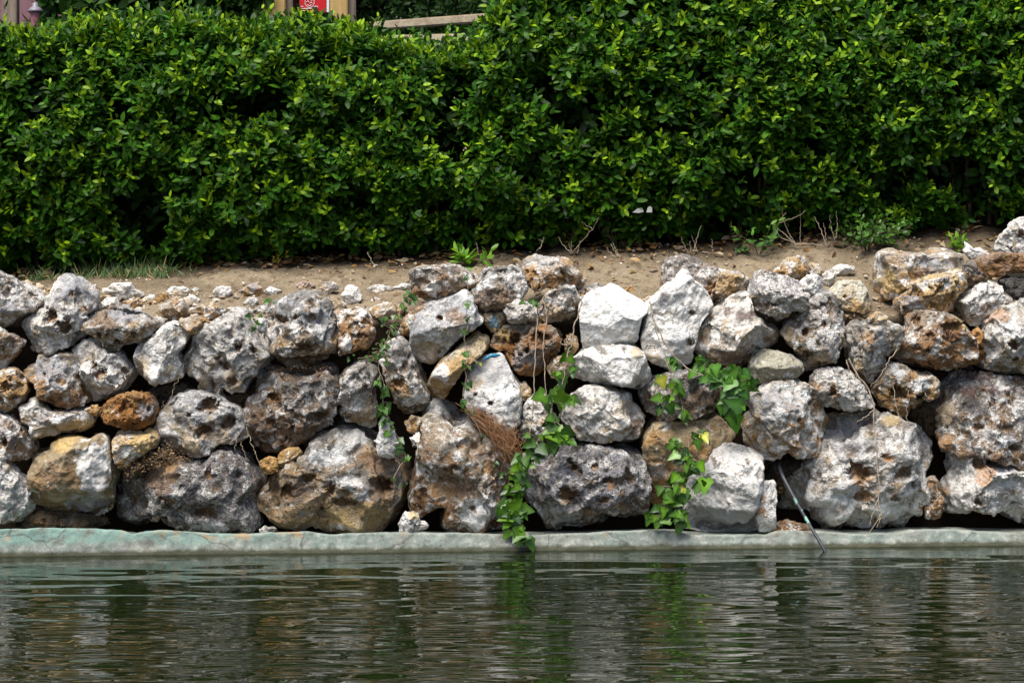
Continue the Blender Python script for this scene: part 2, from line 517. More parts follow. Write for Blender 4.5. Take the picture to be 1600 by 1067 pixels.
def make_rock(name, label, style, pts, dy=0.0, depth=None, holes=(), patch=(), group=None, cat='rock', ground=False, seed=0, **ov):
    ca, cb, mixb, drk, wht, spk, pit, rough, box, nf = STY[style]
    box = ov.get('box', box); pit = ov.get('pit', pit); rough = ov.get('rough', rough); nf = ov.get('nf', nf)
    rv = np.random.default_rng(seed * 31 + 5)
    pit *= rv.uniform(.55, 1.2); rough *= rv.uniform(.55, 1.15); spk *= rv.uniform(.45, .95)
    scal_k = rv.uniform(.70, 1.15); nsc = rv.uniform(.72, 1.35)
    P = np.array(pts, dtype=float).reshape(-1, 2)
    wpx, hpx = np.ptp(P[:, 0]), np.ptp(P[:, 1])
    r_ = np.random.default_rng(seed * 7 + 13)
    cpx = P.mean(axis=0)
    if depth is None:
        depth = 0.48 * math.sqrt(wpx * hpx) * KPX
    if ground:
        g = hit_ground(cpx[0], P[:, 1].max() - 1.0)
        Yc = g[1] + 0.3 * depth
    else:
        z = at(cpx[0], cpx[1], 0)[2]
        Yc = yw(cpx[0]) - 0.02 * sstep(0.6, 0.2, z) + 0.02 + 0.20 * max(z, 0) + depth * 0.80 + dy
    W = np.array([at(a, b, Yc)[[0, 2]] for a, b in P])
    c, th, rad = radial(W)
    size = math.sqrt(np.ptp(W[:, 0]) * np.ptp(W[:, 1]))
    level = 6 if max(wpx, hpx) > 62 else (5 if max(wpx, hpx) > 22 else 4)
    D, F = ico(level)
    ang = np.arctan2(D[:, 2], D[:, 0])
    rr = np.hypot(D[:, 0], D[:, 2]); yy = np.abs(D[:, 1])
    s = 1.0 / (rr ** box + yy ** box) ** (1.0 / box)
    rr, ys = rr * s, D[:, 1] * s
    Rr = np.interp(ang, np.concatenate([th, [math.pi]]), np.concatenate([rad, [rad[0]]]))
    V = np.stack([np.cos(ang) * Rr * rr, ys * depth, np.sin(ang) * Rr * rr], 1)
    # worn facets
    for k in range(nf):
        tilt = r_.uniform(0.30, 1.25); az_ = r_.uniform(0, 2 * math.pi)
        n = np.array([math.sin(tilt) * math.cos(az_), -math.cos(tilt), math.sin(tilt) * math.sin(az_)])
        pr = V @ n
        d = pr.max() * r_.uniform(0.62, 0.90)
        ex = np.maximum(pr - d, 0)
        V -= np.outer(ex * 0.93, n)
    # keep the worn block's outline true to its measured width and height
    def refit(V):
        a_ = np.arctan2(V[:, 2], V[:, 0]); q_ = np.hypot(V[:, 0], V[:, 2])
        nb = 180
        bi = ((a_ + math.pi) / (2 * math.pi) * nb).astype(int) % nb
        mx = np.zeros(nb); np.maximum.at(mx, bi, q_)
        mx = np.where(mx > 0, mx, 1e-3)
        tg = np.interp((np.arange(nb) + .5) / nb * 2 * math.pi - math.pi, th, rad)
        fc = np.clip(tg / mx, .8, 1.6)
        e_ = np.concatenate([fc[-3:], fc, fc[:3]])
        fc = np.convolve(e_, [.02, .08, .22, .36, .22, .08, .02], 'valid')
        g_ = (np.arange(-1, nb + 1) + .5) / nb * 2 * math.pi - math.pi
        f_ = np.interp(a_, g_, np.concatenate([fc[-1:], fc, fc[:1]]))
        V[:, 0] *= f_; V[:, 2] *= f_
        return V
    for (uy, us) in ov.get('uc', ()):
        zl = at(cpx[0], uy, Yc - depth * .6)[2] - c[1] + 0.018 * fbm(np.stack([V[:, 0] * 9 + seed, V[:, 1] * 0, V[:, 0] * 0], 1), 3, 51)
        fr = sstep(0.3 * depth, -0.2 * depth, V[:, 1])
        V[:, 1] += np.maximum(zl - V[:, 2], 0) * us * fr
    for (uy, us) in ov.get('tp', ()):
        zl = at(cpx[0], uy, Yc - depth * .6)[2] - c[1] + 0.012 * fbm(np.stack([V[:, 0] * 9 + seed, V[:, 1] * 0, V[:, 0] * 0], 1), 3, 52)
        fr = sstep(0.3 * depth, -0.2 * depth, V[:, 1])
        V[:, 1] += np.maximum(V[:, 2] - zl, 0) * us * fr
    V = refit(V)
    # big undulation
    so = r_.uniform(0, 50, 3)
    S = V + so
    nrm = vnormals(V, F)
    sil = 1.0 - 0.72 * sstep(0.40, 0.0, np.abs(nrm[:, 1]))     # keep the outline calmer than the face
    f1 = 2.6 / size
    h = 0.055 * size * fbm(S * f1 * 1.15, 4, seed, 0.55)
    rid = 1 - np.abs(perlin(S * f1 * 1.9 + 5.3, seed + 3)) * 2
    h += 0.030 * size * rid * rough
    # scalloped hollows with sharp ridges between them, as water carves limestone
    sc_ = ov.get('scal', SCAL[style]) * scal_k
    Wp = V + 0.09 * size * np.stack([perlin(S * f1 * 2.2, seed + 71), perlin(S * f1 * 2.2 + 5, seed + 72), perlin(S * f1 * 2.2 + 9, seed + 73)], 1)
    for kk, am in ((16, 1.0), (64, .75)):
        ctr = Wp[r_.integers(0, len(V), kk)].astype(np.float32); Wf = Wp.astype(np.float32)
        F1 = np.full(len(V), 1e9, dtype=np.float32)
        for q_ in ctr:
            F1 = np.minimum(F1, ((Wf - q_) ** 2).sum(1))
        F1 = np.sqrt(F1)
        h = h + sc_ * am * 0.56 * (F1 - F1.mean())
    V = V + nrm * (h * sil)[:, None]
    cav = np.zeros(len(V))
    # named cavities
    for hl in holes:
        hx, hy, hr = hl[:3]; dp = hl[3] if len(hl) > 3 else 1.0
        q = at(hx, hy, Yc - depth * 0.7)
        hr = hr * KPX
        asp = hl[4] if len(hl) > 4 else 1.0
        wx = 0.35 * hr * fbm((V + so) * (0.9 / hr), 3, seed + 40)
        wz = 0.35 * hr * fbm((V + so) * (0.9 / hr) + 9.7, 3, seed + 41)
        dd = np.hypot((V[:, 0] + c[0] - q[0] + wx) / asp, V[:, 2] + c[1] - q[2] + wz) / hr
        dd = dd + 0.30 * fbm((V + so) * (2.2 / hr), 2, seed + 43)
        wgt = sstep(1.20, 0.30, dd) * (nrm[:, 1] < 0.2)
        V[:, 1] += wgt * hr * 1.6 * dp
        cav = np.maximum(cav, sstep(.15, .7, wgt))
    # random pitting
    V = refit(V) * np.array([1.06, 1, 1.06])
    nrm = vnormals(V, F)
    S = V + so
    if pit > 0.05:
        q = S * r_.uniform(11.0, 23.0) + 0.6 * np.stack([perlin(S * 12, seed + 8), perlin(S * 12 + 4, seed + 9), perlin(S * 12 + 8, seed + 10)], 1)
        big = sstep(0.22, 0.50, perlin(q, seed + 5) + 0.25 * perlin(q * 2.3, seed + 15))
        sm = sstep(0.22, 0.5, perlin(S * 42.0, seed + 6))
        amp = min(1.0, size / 0.18)
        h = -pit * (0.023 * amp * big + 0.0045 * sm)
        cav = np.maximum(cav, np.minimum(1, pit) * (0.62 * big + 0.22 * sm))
    else:
        h = 0
    h = h + rough * (0.0066 * fbm(S * 26.0, 3, seed + 20, 0.6) + 0.0052 * (0.4 - np.abs(perlin(S * 40.0, seed + 25))))
    V = V + nrm * np.broadcast_to(h, (len(V),))[:, None]
    # colour patches (paint, stain, lichen, one shaded side) as the photo shows them
    pc = np.zeros((len(V), 4))
    for p_ in patch:
        hx, hy, hr, col = p_[:4]; asp = p_[4] if len(p_) > 4 else 1.0; a_ = p_[5] if len(p_) > 5 else 0.92
        q = at(hx, hy, Yc - depth * 0.7); hr = hr * KPX
        wx = 0.8 * hr * fbm((V + so) * (0.8 / hr), 4, seed + 60, 0.62)
        wz = 0.8 * hr * fbm((V + so) * (0.8 / hr) + 7, 4, seed + 61, 0.62)
        dd = np.hypot((V[:, 0] + c[0] - q[0] + wx) / asp, V[:, 2] + c[1] - q[2] + wz) / hr
        wgt = sstep(1.15, 0.85, dd) * a_
        pc[:, :3] = pc[:, :3] * (1 - wgt[:, None]) + np.array(PAL[col]) * wgt[:, None]
        pc[:, 3] = 1 - (1 - pc[:, 3]) * (1 - wgt)
    pc[:, :3] /= np.maximum(pc[:, 3:4], 0.02)
    pc[:, :3] = np.clip(pc[:, :3], 0, 0.8)
    me = mesh_np(name, V, F)
    hz = (V[:, 2] - V[:, 2].min()) / (np.ptp(V[:, 2]) + 1e-9)
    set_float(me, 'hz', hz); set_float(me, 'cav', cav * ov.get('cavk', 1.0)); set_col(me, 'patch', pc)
    o = link(name, me, M_ROCK)
    o.location = (c[0], Yc, c[1])
    jit = 1 + r_.uniform(-0.06, 0.06)
    o['ca'] = [ov.get('ca', ca)[i] * jit for i in range(3)]; o['cb'] = list(ov.get('cb', cb))
    o['mixb'] = float(ov.get('mixb', mixb) + rv.uniform(-.04, .16) * (style != 'paint')); o['drk'] = float(ov.get('drk', drk)); o['wht'] = float(ov.get('wht', wht))
    o['nsc'] = float(nsc); o['spk'] = float(ov.get('spk', spk)); o['bmp'] = float(0.45 + 0.5 * rough)
    tag(o, label, cat, group)
    return o

WALL = 'rocks stacked in the pond wall'
LOOSE = 'loose stones on the earth ledge'

def rk(*a, **k):
    rk.n += 1
    return make_rock('rock', *a, group=WALL, seed=rk.n, **k)
rk.n = 0
# ---- the far left
rk('grey sloping rock, topmost at the left end of the wall', 'grey', (-30,440,-12,430,0,427,12,432,26,441,40,449,54,456,69,469,62,478,46,490,30,498,12,508,0,512,-30,512), wht=.5, patch=((16,480,14,'grey'),))
rk('big pale grey rock with two deep brown hollows and a dark grey peak', 'pale', (82,446,94,433,106,433,118,439,132,448,144,460,150,474,148,484,138,493,136,510,136,522,128,530,118,537,100,545,75,549,48,550,47,536,41,520,34,504,44,494,56,484,68,472,80,460), drk=.32, holes=((80,495,12,1.2),(100,512,13,1.3),(111,460,5),(128,486,6)), patch=((105,446,20,'grey'),(138,462,14,'grey')))
rk('brownish rock wedged under the sloping grey rock at the left edge', 'brown', (-30,512,0,514,18,524,34,536,25,552,14,565,5,575,-30,578), wht=.5, patch=((24,532,12,'brown'),))
rk('flat rock with a dark mossy top and pale nodules along its front', 'grey', (128,498,140,490,160,488,176,482,196,483,216,488,234,496,254,504,246,510,236,518,236,528,216,536,192,538,182,548,170,550,160,540,148,530,138,522,129,512), drk=.30, holes=((148,525,5),(210,520,5),(180,536,5)), patch=((166,500,18,'brown',1.5),(190,494,14,'grey',1.6)), tp=((510,1.6),))
rk('knobbly cream and white rock with ragged lobes hanging down', 'pale', (114,548,124,538,140,530,154,532,160,544,170,552,184,552,192,560,204,572,210,584,203,596,192,610,176,616,164,622,150,628,138,618,134,606,132,592,124,572,116,558), holes=((158,584,10,1.2),(148,572,5),(198,580,5)), patch=((184,590,16,'white'),(150,604,10,'tan')), dy=.03)
rk('smooth pale grey upright rock with a straight vertical right edge', 'smooth', (216,536,232,530,244,522,254,510,268,505,284,508,295,514,294,528,288,540,277,554,284,570,284,588,270,594,248,598,224,594,215,580,212,560), ca=(.47,.46,.43), wht=.5, pit=.3, patch=((222,570,10,'tan'),))
rk('large pale porous rock with deep round sockets and ragged teeth below', 'pale', (370,486,384,488,398,502,406,516,416,532,424,548,420,566,411,578,404,590,390,598,384,608,366,614,350,604,345,612,345,618,328,616,322,610,312,612,308,606,314,592,298,588,290,578,283,562,292,546,300,530,306,518,318,508,335,498,352,488), pit=1.0, wht=.5, holes=((375,542,9,1.5),(403,546,8,1.2,.8),(352,572,8,1),(352,505,3),(330,600,7),(362,596,9)), patch=((360,596,16,'tan'),(316,600,8,'tan')))
rk('craggy blue grey boulder with a shelf-like overhang, on a dark block', 'grey', (416,486,428,476,444,468,460,462,474,458,492,459,508,466,518,476,520,492,524,508,529,520,528,540,524,552,508,560,492,568,476,574,452,576,438,568,428,558,424,540,418,520,416,500), ca=(.36,.37,.39), pit=.9, holes=((437,500,8,1.3,1.4),(463,496,5),(491,494,6),(480,545,10,.9,2.6)), patch=((455,552,12,'white'),(500,550,10,'tan'),(470,566,16,'brown',1.8)), uc=((553,1.5),))
rk('small brown and grey rock to the right of the craggy blue grey boulder', 'brown', (522,486,536,486,552,488,564,482,574,490,582,504,586,518,584,532,574,544,556,548,532,552,531,536,530,520,526,504), wht=.44, holes=((556,505,5),(541,497,5)), patch=((564,490,8,'white'),(570,530,12,'soil'),(541,536,9,'white')))
rk('big dark brownish block with a rusty pocket and soil on its top', 'dark', (404,582,420,578,448,582,472,580,500,576,516,578,526,592,529,620,524,644,516,660,496,676,480,688,460,698,428,706,412,704,396,688,386,668,380,644,382,634,398,618,402,596), ca=(.27,.255,.25), holes=((424,624,11,1),(500,650,9,1,1.6)), patch=((460,580,14,'soil',3.5),(424,624,13,'ochre'),(432,622,5,'orange'),(400,660,18,'brown'),(470,685,24,'brown',1.6)), uc=((664,1.1),), tp=((588,2.0),))
rk('upright mottled rock beside the creeper below the brown and grey rock', 'grey', (530,592,540,580,558,568,574,568,586,576,590,586,584,600,584,620,588,644,586,664,576,668,556,662,540,660,530,648,529,628,532,610), ca=(.45,.42,.39), patch=((575,650,16,'tan'),))
rk('tan block with a smooth slate blue upper face at the left', 'brown', (38,578,56,570,58,558,80,555,100,554,118,558,126,576,130,596,138,614,143,626,128,632,112,634,100,637,84,635,70,628,58,620,54,600,40,588), ca=(.36,.30,.21), patch=((82,578,22,'grey',1.6,.95),(62,586,8,'grey')), holes=((66,586,4),), pit=.5)
rk('pale rock full of small holes at the left edge below the brownish one', 'tan', (-30,582,12,577,26,578,38,590,42,610,34,626,22,638,10,644,-30,642), holes=((8,604,9,1.2),(26,604,5),(22,622,5)), patch=((30,584,8,'soil'),))
rk('long low rock with a white streak and a tan underside', 'grey', (33,636,46,626,58,624,68,634,84,642,100,644,124,642,140,648,145,656,138,668,120,674,100,678,76,680,54,684,46,668,36,656), patch=((108,654,8,'white',4),(120,668,9,'yellow',4),(92,640,9,'brown',1.5),(70,676,10,'tan',2)), pit=.3)
rk('dark grey speckled rock at the left edge above the palest boulder', 'dark', (-30,655,0,647,16,652,26,660,38,670,44,682,52,692,53,704,48,714,36,720,16,718,0,710,-30,706), wht=.46, holes=((8,690,7,1.2),))
rk('small rust orange rock with a crumbly knobbly face', 'ochre', (158,640,170,626,190,616,212,611,230,618,242,630,244,648,238,662,222,668,200,672,180,666,166,658,157,650), patch=((228,640,14,'grey'),(166,642,8,'yellow')))
rk('small tan rock with a white corner under the rust orange rock', 'tan', (176,688,184,678,200,676,222,678,240,676,248,686,240,700,224,710,210,718,202,726,188,730,178,712), patch=((198,702,7,'white'),(225,690,16,'yellow',1.4)), pit=.3)
rk('pale rounded boulder in the bottom left corner of the wall', 'pale', (-30,714,6,716,16,730,30,744,42,756,48,770,48,790,38,810,24,816,0,821,-30,822), patch=((14,726,10,'tan'),))
rk('squarish boulder, ochre brown at the left and white grey at the right', 'cream', (52,710,78,704,84,692,100,685,120,684,140,688,154,679,166,686,172,698,174,714,176,730,177,746,172,760,176,776,170,794,152,804,128,808,108,804,88,798,66,800,50,798,52,770,50,740), ca=(.34,.27,.17), cb=(.27,.18,.09), patch=((146,724,32,'white',.8),(148,738,22,'grey',.8,.5),(96,690,16,'yellow',1.6),(80,740,16,'brown'),(130,792,22,'grey',1.6)), holes=((116,784,4),), pit=.25, uc=((764,.9),), tp=((694,1.4),))
rk('huge dark grey block with brown rubble on its sloping left shoulder', 'dark', (180,744,192,736,212,728,236,716,256,712,280,716,320,718,336,704,350,702,368,706,380,716,392,724,400,736,404,750,398,774,400,798,403,818,396,828,370,831,340,833,320,832,290,828,260,818,230,814,212,822,200,824,186,814,181,790,178,766), mixb=.18, ca=(.29,.275,.275), spk=.75, rough=1.5, patch=((230,728,20,'ochre',2.4),(240,756,16,'brown',2.2),(200,790,14,'brown'),(330,824,10,'white',3)), holes=((320,802,9,.9,2.4),(262,782,8,.8,2),(330,742,6,.8,2)), uc=((816,1.5),), tp=((726,1.2),))
rk('round grey rock with three large brown caverns in its face', 'smooth', (246,660,252,644,262,630,280,618,300,615,320,616,340,620,356,630,370,638,382,648,386,664,388,680,376,688,362,694,346,692,336,696,332,706,316,710,300,712,280,706,262,706,252,692,246,676), pit=.5, rough=.8, ca=(.42,.42,.42), holes=((325,637,12,1.4,1.5),(352,663,12,1.5),(317,673,10,1.2,1.4),(296,649,4)), patch=((318,674,13,'ochre',1.3),(346,682,14,'tan'),(256,640,10,'tan'),(300,700,14,'tan')))
rk('great wedge-shaped boulder with a white crest over a tan hollow base', 'grey', (400,790,406,770,420,754,436,736,460,720,476,706,488,686,504,674,520,664,548,666,566,672,574,682,586,690,600,700,618,712,630,726,633,750,628,780,618,806,604,824,588,832,570,833,545,830,520,824,490,820,470,822,440,818,426,814,414,800), ca=(.34,.33,.31), wht=.34, pit=.6, holes=((450,770,13,1.2),(477,747,11,1.2,1.3),(502,797,7,1),(595,762,16,1.2),(540,784,8,1.1,3.2),(516,762,12,.7)), patch=((508,716,13,'white',2.2),(540,752,10,'white',2.6),(570,772,9,'white',1.8),(548,690,16,'white',1.5,.6),(590,724,20,'soil',1.3),(596,764,18,'brown'),(455,770,22,'brown',1.4,.8),(520,766,16,'tan'),(550,808,22,'yellow',2.2,.6),(530,826,5,'white',4)), uc=((816,1.2),), tp=((690,.9),))
rk('tall leaning boulder, mottled brown with a white foot', 'brown', (660,660,664,642,678,630,690,632,704,642,720,652,736,660,748,672,764,684,784,694,800,706,805,722,800,742,790,760,786,780,780,800,788,815,788,826,764,830,740,832,720,834,700,834,684,828,688,818,704,812,704,800,688,794,672,800,658,808,648,792,641,774,642,758,650,736,654,714,659,690), ca=(.40,.35,.27), wht=.44, holes=((712,726,6,1.2,1.3),(738,792,6),(700,732,5,1,2)), patch=((694,640,16,'white',1.4),(736,668,9,'white',3),(655,735,11,'white',.7),(752,800,22,'white',1.6),(764,780,14,'white'),(725,760,18,'soil',1.3),(676,700,22,'brown',.8,.6),(744,704,20,'brown',1,.6),(690,770,14,'ochre',1.6,.6)), uc=((816,1.2),))
rk('tall pitted rock leaning between two creepers, white at its foot', 'grey', (590,560,598,546,612,534,626,528,640,538,646,554,656,576,664,600,670,620,670,632,660,640,644,646,630,648,622,636,616,624,610,606,602,590,598,574), ca=(.46,.43,.40), holes=((622,598,8,1.1,1.6),), patch=((646,628,14,'white',1.4),(624,604,12,'ochre',1.3),(655,590,9,'brown',.8)))  # brown patch at the right paints in the rock's shadow side
rk('leaning slate grey slab with one small round hole', 'smooth', (644,514,652,490,668,476,692,470,708,464,720,456,730,456,738,466,740,478,745,486,758,496,756,504,740,516,724,528,712,536,700,548,692,558,676,566,660,562,646,554,643,538), holes=((687,498,5,2.4),(686,552,3)), patch=((709,494,12,'brown'),(724,460,8,'white'),(664,550,14,'tan',1.4)), pit=.2, dy=-.03)
rk('tan sliver of rock tucked behind the slate grey slab', 'tan', (622,524,628,504,640,490,654,480,666,476,672,490,660,520,640,524,626,526), ca=(.42,.30,.19), dy=.08)
rk('smooth cream elongated rock under the slate grey slab', 'cream', (668,598,680,576,692,560,708,550,724,536,744,522,760,530,762,544,754,556,738,566,722,578,714,592,702,608,698,622,686,630,674,622), patch=((690,585,14,'white'),(700,612,8,'brown')))
rk('brown grey knobbly rock on top of the wall below a leafy seedling', 'brown', (641,424,652,418,666,416,688,416,700,414,712,416,728,420,740,428,750,438,742,450,728,458,712,464,696,468,680,470,666,470,654,464,648,452,643,442), ca=(.37,.33,.28), wht=.42, dy=.10)
rk('grey rock with a brown underside right of the leafy seedling', 'grey', (740,448,748,436,754,424,766,420,780,420,800,417,814,424,820,438,823,452,816,466,800,474,792,484,776,488,760,490,744,486,738,476,738,460), patch=((756,446,12,'white'),(775,474,22,'brown',1.8)), dy=.03)
rk('small wedge of rock splashed with blue paint', 'tan', (752,490,785,488,792,500,780,516,768,519,758,506), patch=((771,505,9,'blue'),), dy=.10)
rk('peach topped craggy rock lying against the bare path', 'tan', (808,416,824,406,838,400,848,403,868,403,888,407,898,416,906,428,912,438,910,452,900,452,884,446,866,450,848,452,834,452,824,442,818,428), ca=(.50,.39,.27), pit=1.1, holes=((880,424,6),), patch=((850,408,14,'white',2,.5),(900,440,10,'brown'),(850,438,12,'brown',2,.6)), dy=.16)
rk('small pinkish white rock perched on a rusty hollow one', 'pale', (788,486,794,476,810,471,826,474,836,482,839,492,832,500,816,504,802,506,794,500), ca=(.58,.53,.47), dy=-.01)
rk('rusty hollow rock full of holes behind the hanging roots', 'ochre', (768,538,774,522,788,510,804,508,820,504,840,506,858,508,868,516,876,528,872,544,866,560,854,574,840,584,824,587,810,580,800,570,792,556,788,546,776,548), ca=(.36,.31,.25), holes=((845,528,12,1.3,1.4),(806,530,9,1.2),(812,555,4,1.2),(824,548,4)), patch=((828,562,22,'grey',1.2),(784,528,12,'yellow'),(846,528,16,'orange',1.2,.7)), dy=.02)
rk('rounded grey rock left of the white painted rock', 'grey', (842,490,846,474,852,460,866,452,886,446,896,448,902,460,910,470,906,484,898,496,880,502,858,504,846,498), patch=((870,496,10,'tan',2),), dy=.03)
rk('small grey rock on the rim just behind the white painted rock', 'grey', (900,456,916,448,934,442,942,448,930,460,914,466,904,464), dy=.18)
rk('five-sided rock painted all over in white', 'paint', (907,476,914,466,932,456,954,446,966,450,980,460,996,468,1010,478,1008,488,1000,496,998,514,992,534,978,540,960,540,940,540,922,544,913,544,910,526,908,502,906,486), dy=-.01, tp=((470,.5),))
rk('flat white speckled rock under the five-sided painted rock', 'white', (888,566,908,552,926,542,944,537,968,538,990,542,1004,550,1009,566,1014,580,1017,592,1008,604,994,608,976,604,950,602,920,596,900,592,886,590), patch=((994,552,9,'tan'),(975,546,5,'maroon')), ca=(.70,.70,.69), uc=((593,2.2),), tp=((556,1.4),))
rk('tall white grey pointed rock with a bright painted tip', 'white', (1008,496,1012,476,1024,466,1038,452,1052,442,1058,436,1060,428,1072,426,1078,430,1084,442,1098,450,1108,466,1112,480,1106,490,1096,500,1088,518,1088,530,1080,546,1080,560,1068,568,1060,574,1044,574,1028,566,1012,556,1004,540,1002,526,1006,510), ca=(.54,.54,.52), holes=((1081,492,6),(1078,535,7)), patch=((1067,440,9,'white'),(1068,480,14,'white',.7),(1062,525,14,'white'),(1040,470,12,'grey'),(1020,560,12,'tan')))
rk('brown grey boulder with dark spots behind the pointed white grey rock', 'brown', (1032,456,1036,434,1040,408,1052,404,1068,400,1080,403,1096,412,1118,418,1124,426,1128,440,1120,458,1114,474,1100,476,1070,474,1040,470), ca=(.36,.32,.29), dy=.20, holes=((1108,443,5),))
rk('low tan rock with a dark socket lying behind the speckled white boulder', 'tan', (1116,436,1122,424,1140,424,1160,428,1176,438,1178,446,1168,454,1148,460,1130,472,1116,478,1110,470,1114,450), holes=((1120,467,6,1.4),), dy=.16)
rk('big white speckled boulder with maroon patches and a dark underside', 'pale', (1086,528,1092,510,1100,498,1112,486,1128,476,1138,462,1156,457,1172,460,1176,480,1186,494,1200,504,1216,516,1218,532,1208,542,1190,548,1176,560,1160,572,1140,578,1120,574,1100,566,1090,550), wht=.5, patch=((1138,488,6,'maroon'),(1164,494,8,'maroon',2),(1160,568,22,'brown',2),(1105,535,8,'brown'),(1204,530,10,'brown')), uc=((545,1.3),))
rk('speckled pale grey rock resting on top between two rounded boulders', 'pale', (1172,460,1176,444,1184,428,1194,425,1206,428,1220,430,1232,434,1248,442,1260,456,1262,472,1260,486,1240,486,1230,492,1220,501,1206,498,1190,492,1178,482), ca=(.47,.46,.47), spk=.8, holes=((1209,478,5,1,1.6),), dy=-.02)
rk('small round tan rock on the rim in front of dry twigs', 'tan', (1208,428,1218,418,1228,406,1244,401,1258,403,1262,416,1264,428,1252,438,1242,438,1228,430), dy=.18, pit=.4)
rk('very small tan stone against the round tan rock', 'tan', (1260,418,1266,410,1278,414,1285,422,1286,434,1278,438,1266,432), dy=.18, patch=((1264,420,5,'dark'),))
rk('small white stone with a dark cap below the round tan rock', 'white', (1250,442,1264,432,1276,430,1284,436,1286,456,1276,462,1262,458), dy=.08, patch=((1264,440,6,'dark'),))
rk('rounded craggy rock with bright white bosses on its lower face', 'grey', (1260,472,1276,462,1292,458,1306,466,1316,480,1321,496,1323,516,1322,532,1314,550,1304,564,1288,572,1272,577,1258,576,1254,560,1244,546,1230,534,1222,520,1228,508,1244,498), holes=((1290,506,6),(1264,556,7,1,1.4),(1262,520,6)), patch=((1303,546,11,'white'),(1267,540,10,'white',.7),(1312,516,8,'white'),(1300,520,10,'white'),(1232,522,12,'tan'),(1282,566,14,'tan',1.6)))
rk('neat buff slab with a flat top and a shaded front face', 'cream', (1170,588,1174,566,1180,552,1196,548,1216,550,1240,558,1254,568,1254,580,1244,590,1228,592,1200,598,1186,600,1172,598), ca=(.42,.40,.31), cb=(.33,.31,.23), rough=.35, pit=.08, spk=.4, uc=((574,.9),), tp=((573,1.1),), box=4.5, nf=3)
rk('grey and ochre rock narrowing to a white point at the bottom', 'grey', (1324,520,1332,508,1350,505,1370,504,1390,504,1404,510,1408,518,1404,536,1396,548,1384,558,1380,580,1372,594,1360,602,1348,592,1336,578,1328,560,1324,540), patch=((1368,574,11,'white'),(1357,527,11,'ochre',.8),(1396,522,12,'tan'),(1342,582,10,'tan')))
rk('broad tan topped rock against the path near the weed', 'tan', (1373,436,1374,420,1376,398,1388,394,1408,395,1428,398,1450,396,1472,392,1488,393,1504,402,1506,414,1502,424,1480,428,1456,434,1436,440,1424,452,1408,460,1400,468,1386,468,1376,458), ca=(.45,.39,.31), pit=.5, patch=((1392,440,18,'yellow'),(1450,418,16,'grey',1.6),(1440,426,9,'brown',2)), dy=.16)
rk('yellow tan holed rock lying in front of the broad tan topped rock', 'tan', (1402,468,1416,454,1424,442,1440,434,1460,430,1480,426,1504,424,1516,432,1514,448,1504,458,1498,472,1488,486,1472,488,1456,488,1446,484,1428,490,1410,490,1402,480), ca=(.56,.43,.24), pit=1.1, holes=((1438,458,5),(1454,450,4)), patch=((1425,474,14,'grey'),(1504,432,8,'white')), dy=.07)
rk('rounded grey white rock above the white boulder at the right edge', 'pale', (1498,470,1510,458,1524,446,1540,441,1556,440,1568,448,1578,462,1580,470,1568,478,1556,484,1544,498,1528,508,1514,506,1506,496,1502,484), patch=((1542,480,8,'brown'),(1516,500,10,'tan')), dy=.06)
rk('flat brown slab with a long hollow near the top right corner', 'brown', (1524,416,1536,402,1558,397,1580,397,1625,398,1625,424,1580,426,1560,432,1544,434,1528,424), ca=(.38,.28,.21), wht=.2, holes=((1562,410,6,.7,2),), dy=.12, pit=.3)
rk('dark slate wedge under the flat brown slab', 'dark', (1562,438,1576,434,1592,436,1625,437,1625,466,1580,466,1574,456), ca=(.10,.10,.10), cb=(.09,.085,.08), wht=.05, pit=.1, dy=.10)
rk('dark grey stone between the yellow tan rock and the flat brown slab', 'dark', (1504,414,1520,410,1530,424,1546,432,1550,440,1534,446,1514,444,1506,430), wht=.2, dy=.12)
rk('white and tan rock with a socket standing in the top right corner', 'pale', (1558,392,1562,376,1570,364,1582,348,1596,341,1625,343,1625,396,1588,396,1566,395), holes=((1598,366,7,1.3),), dy=.30)
rk('small white stone beside the weed on the right of the path', 'white', (1506,392,1514,384,1522,389,1532,388,1546,398,1532,404,1516,406), dy=.25)
rk('white boulder with a rusty shoulder at the right edge', 'pale', (1530,532,1534,516,1544,500,1560,484,1576,476,1596,468,1630,468,1630,584,1596,584,1576,586,1556,582,1540,576,1531,566,1530,550), wht=.5, holes=((1582,537,10,1.2),(1587,563,5)), patch=((1564,494,12,'orange',1.6,.6),(1580,516,14,'white',1.5),(1556,560,10,'white')))
rk('wide brown rock riddled with dark holes near the right edge', 'brown', (1408,532,1410,520,1420,510,1418,498,1432,486,1452,488,1472,489,1484,492,1500,506,1514,516,1522,530,1522,548,1516,564,1496,576,1472,577,1450,576,1424,572,1408,566,1398,562,1402,548), ca=(.42,.36,.28), pit=1.0, holes=((1436,505,6,1.4),(1454,525,6,1.4),(1450,549,6,1.5),(1490,512,10,.9,1.8),(1432,540,4)), patch=((1490,513,13,'maroon',1.7,.8),(1500,506,8,'yellow',1.5)))
rk('pale rock with a rust framed pocket in its left face', 'pale', (1270,592,1280,580,1296,576,1316,578,1330,584,1340,592,1350,606,1362,626,1366,632,1358,636,1340,638,1326,640,1312,638,1292,634,1280,620,1271,604), ca=(.46,.44,.40), holes=((1300,610,9,.8),), patch=((1302,612,13,'ochre',.8),(1278,606,9,'ochre',.8)))
rk('ragged cream rock with an ochre hollow and a hanging tooth', 'tan', (1366,606,1376,594,1384,576,1390,568,1410,570,1424,580,1440,586,1456,586,1466,596,1464,616,1454,624,1440,620,1428,632,1420,644,1420,654,1408,654,1396,644,1380,636,1374,624,1368,616), holes=((1408,614,12,1.1,1.3),(1440,622,8)), patch=((1404,616,16,'ochre',1.2),(1440,602,12,'white',1.5),(1404,580,10,'white')), ca=(.50,.44,.33))
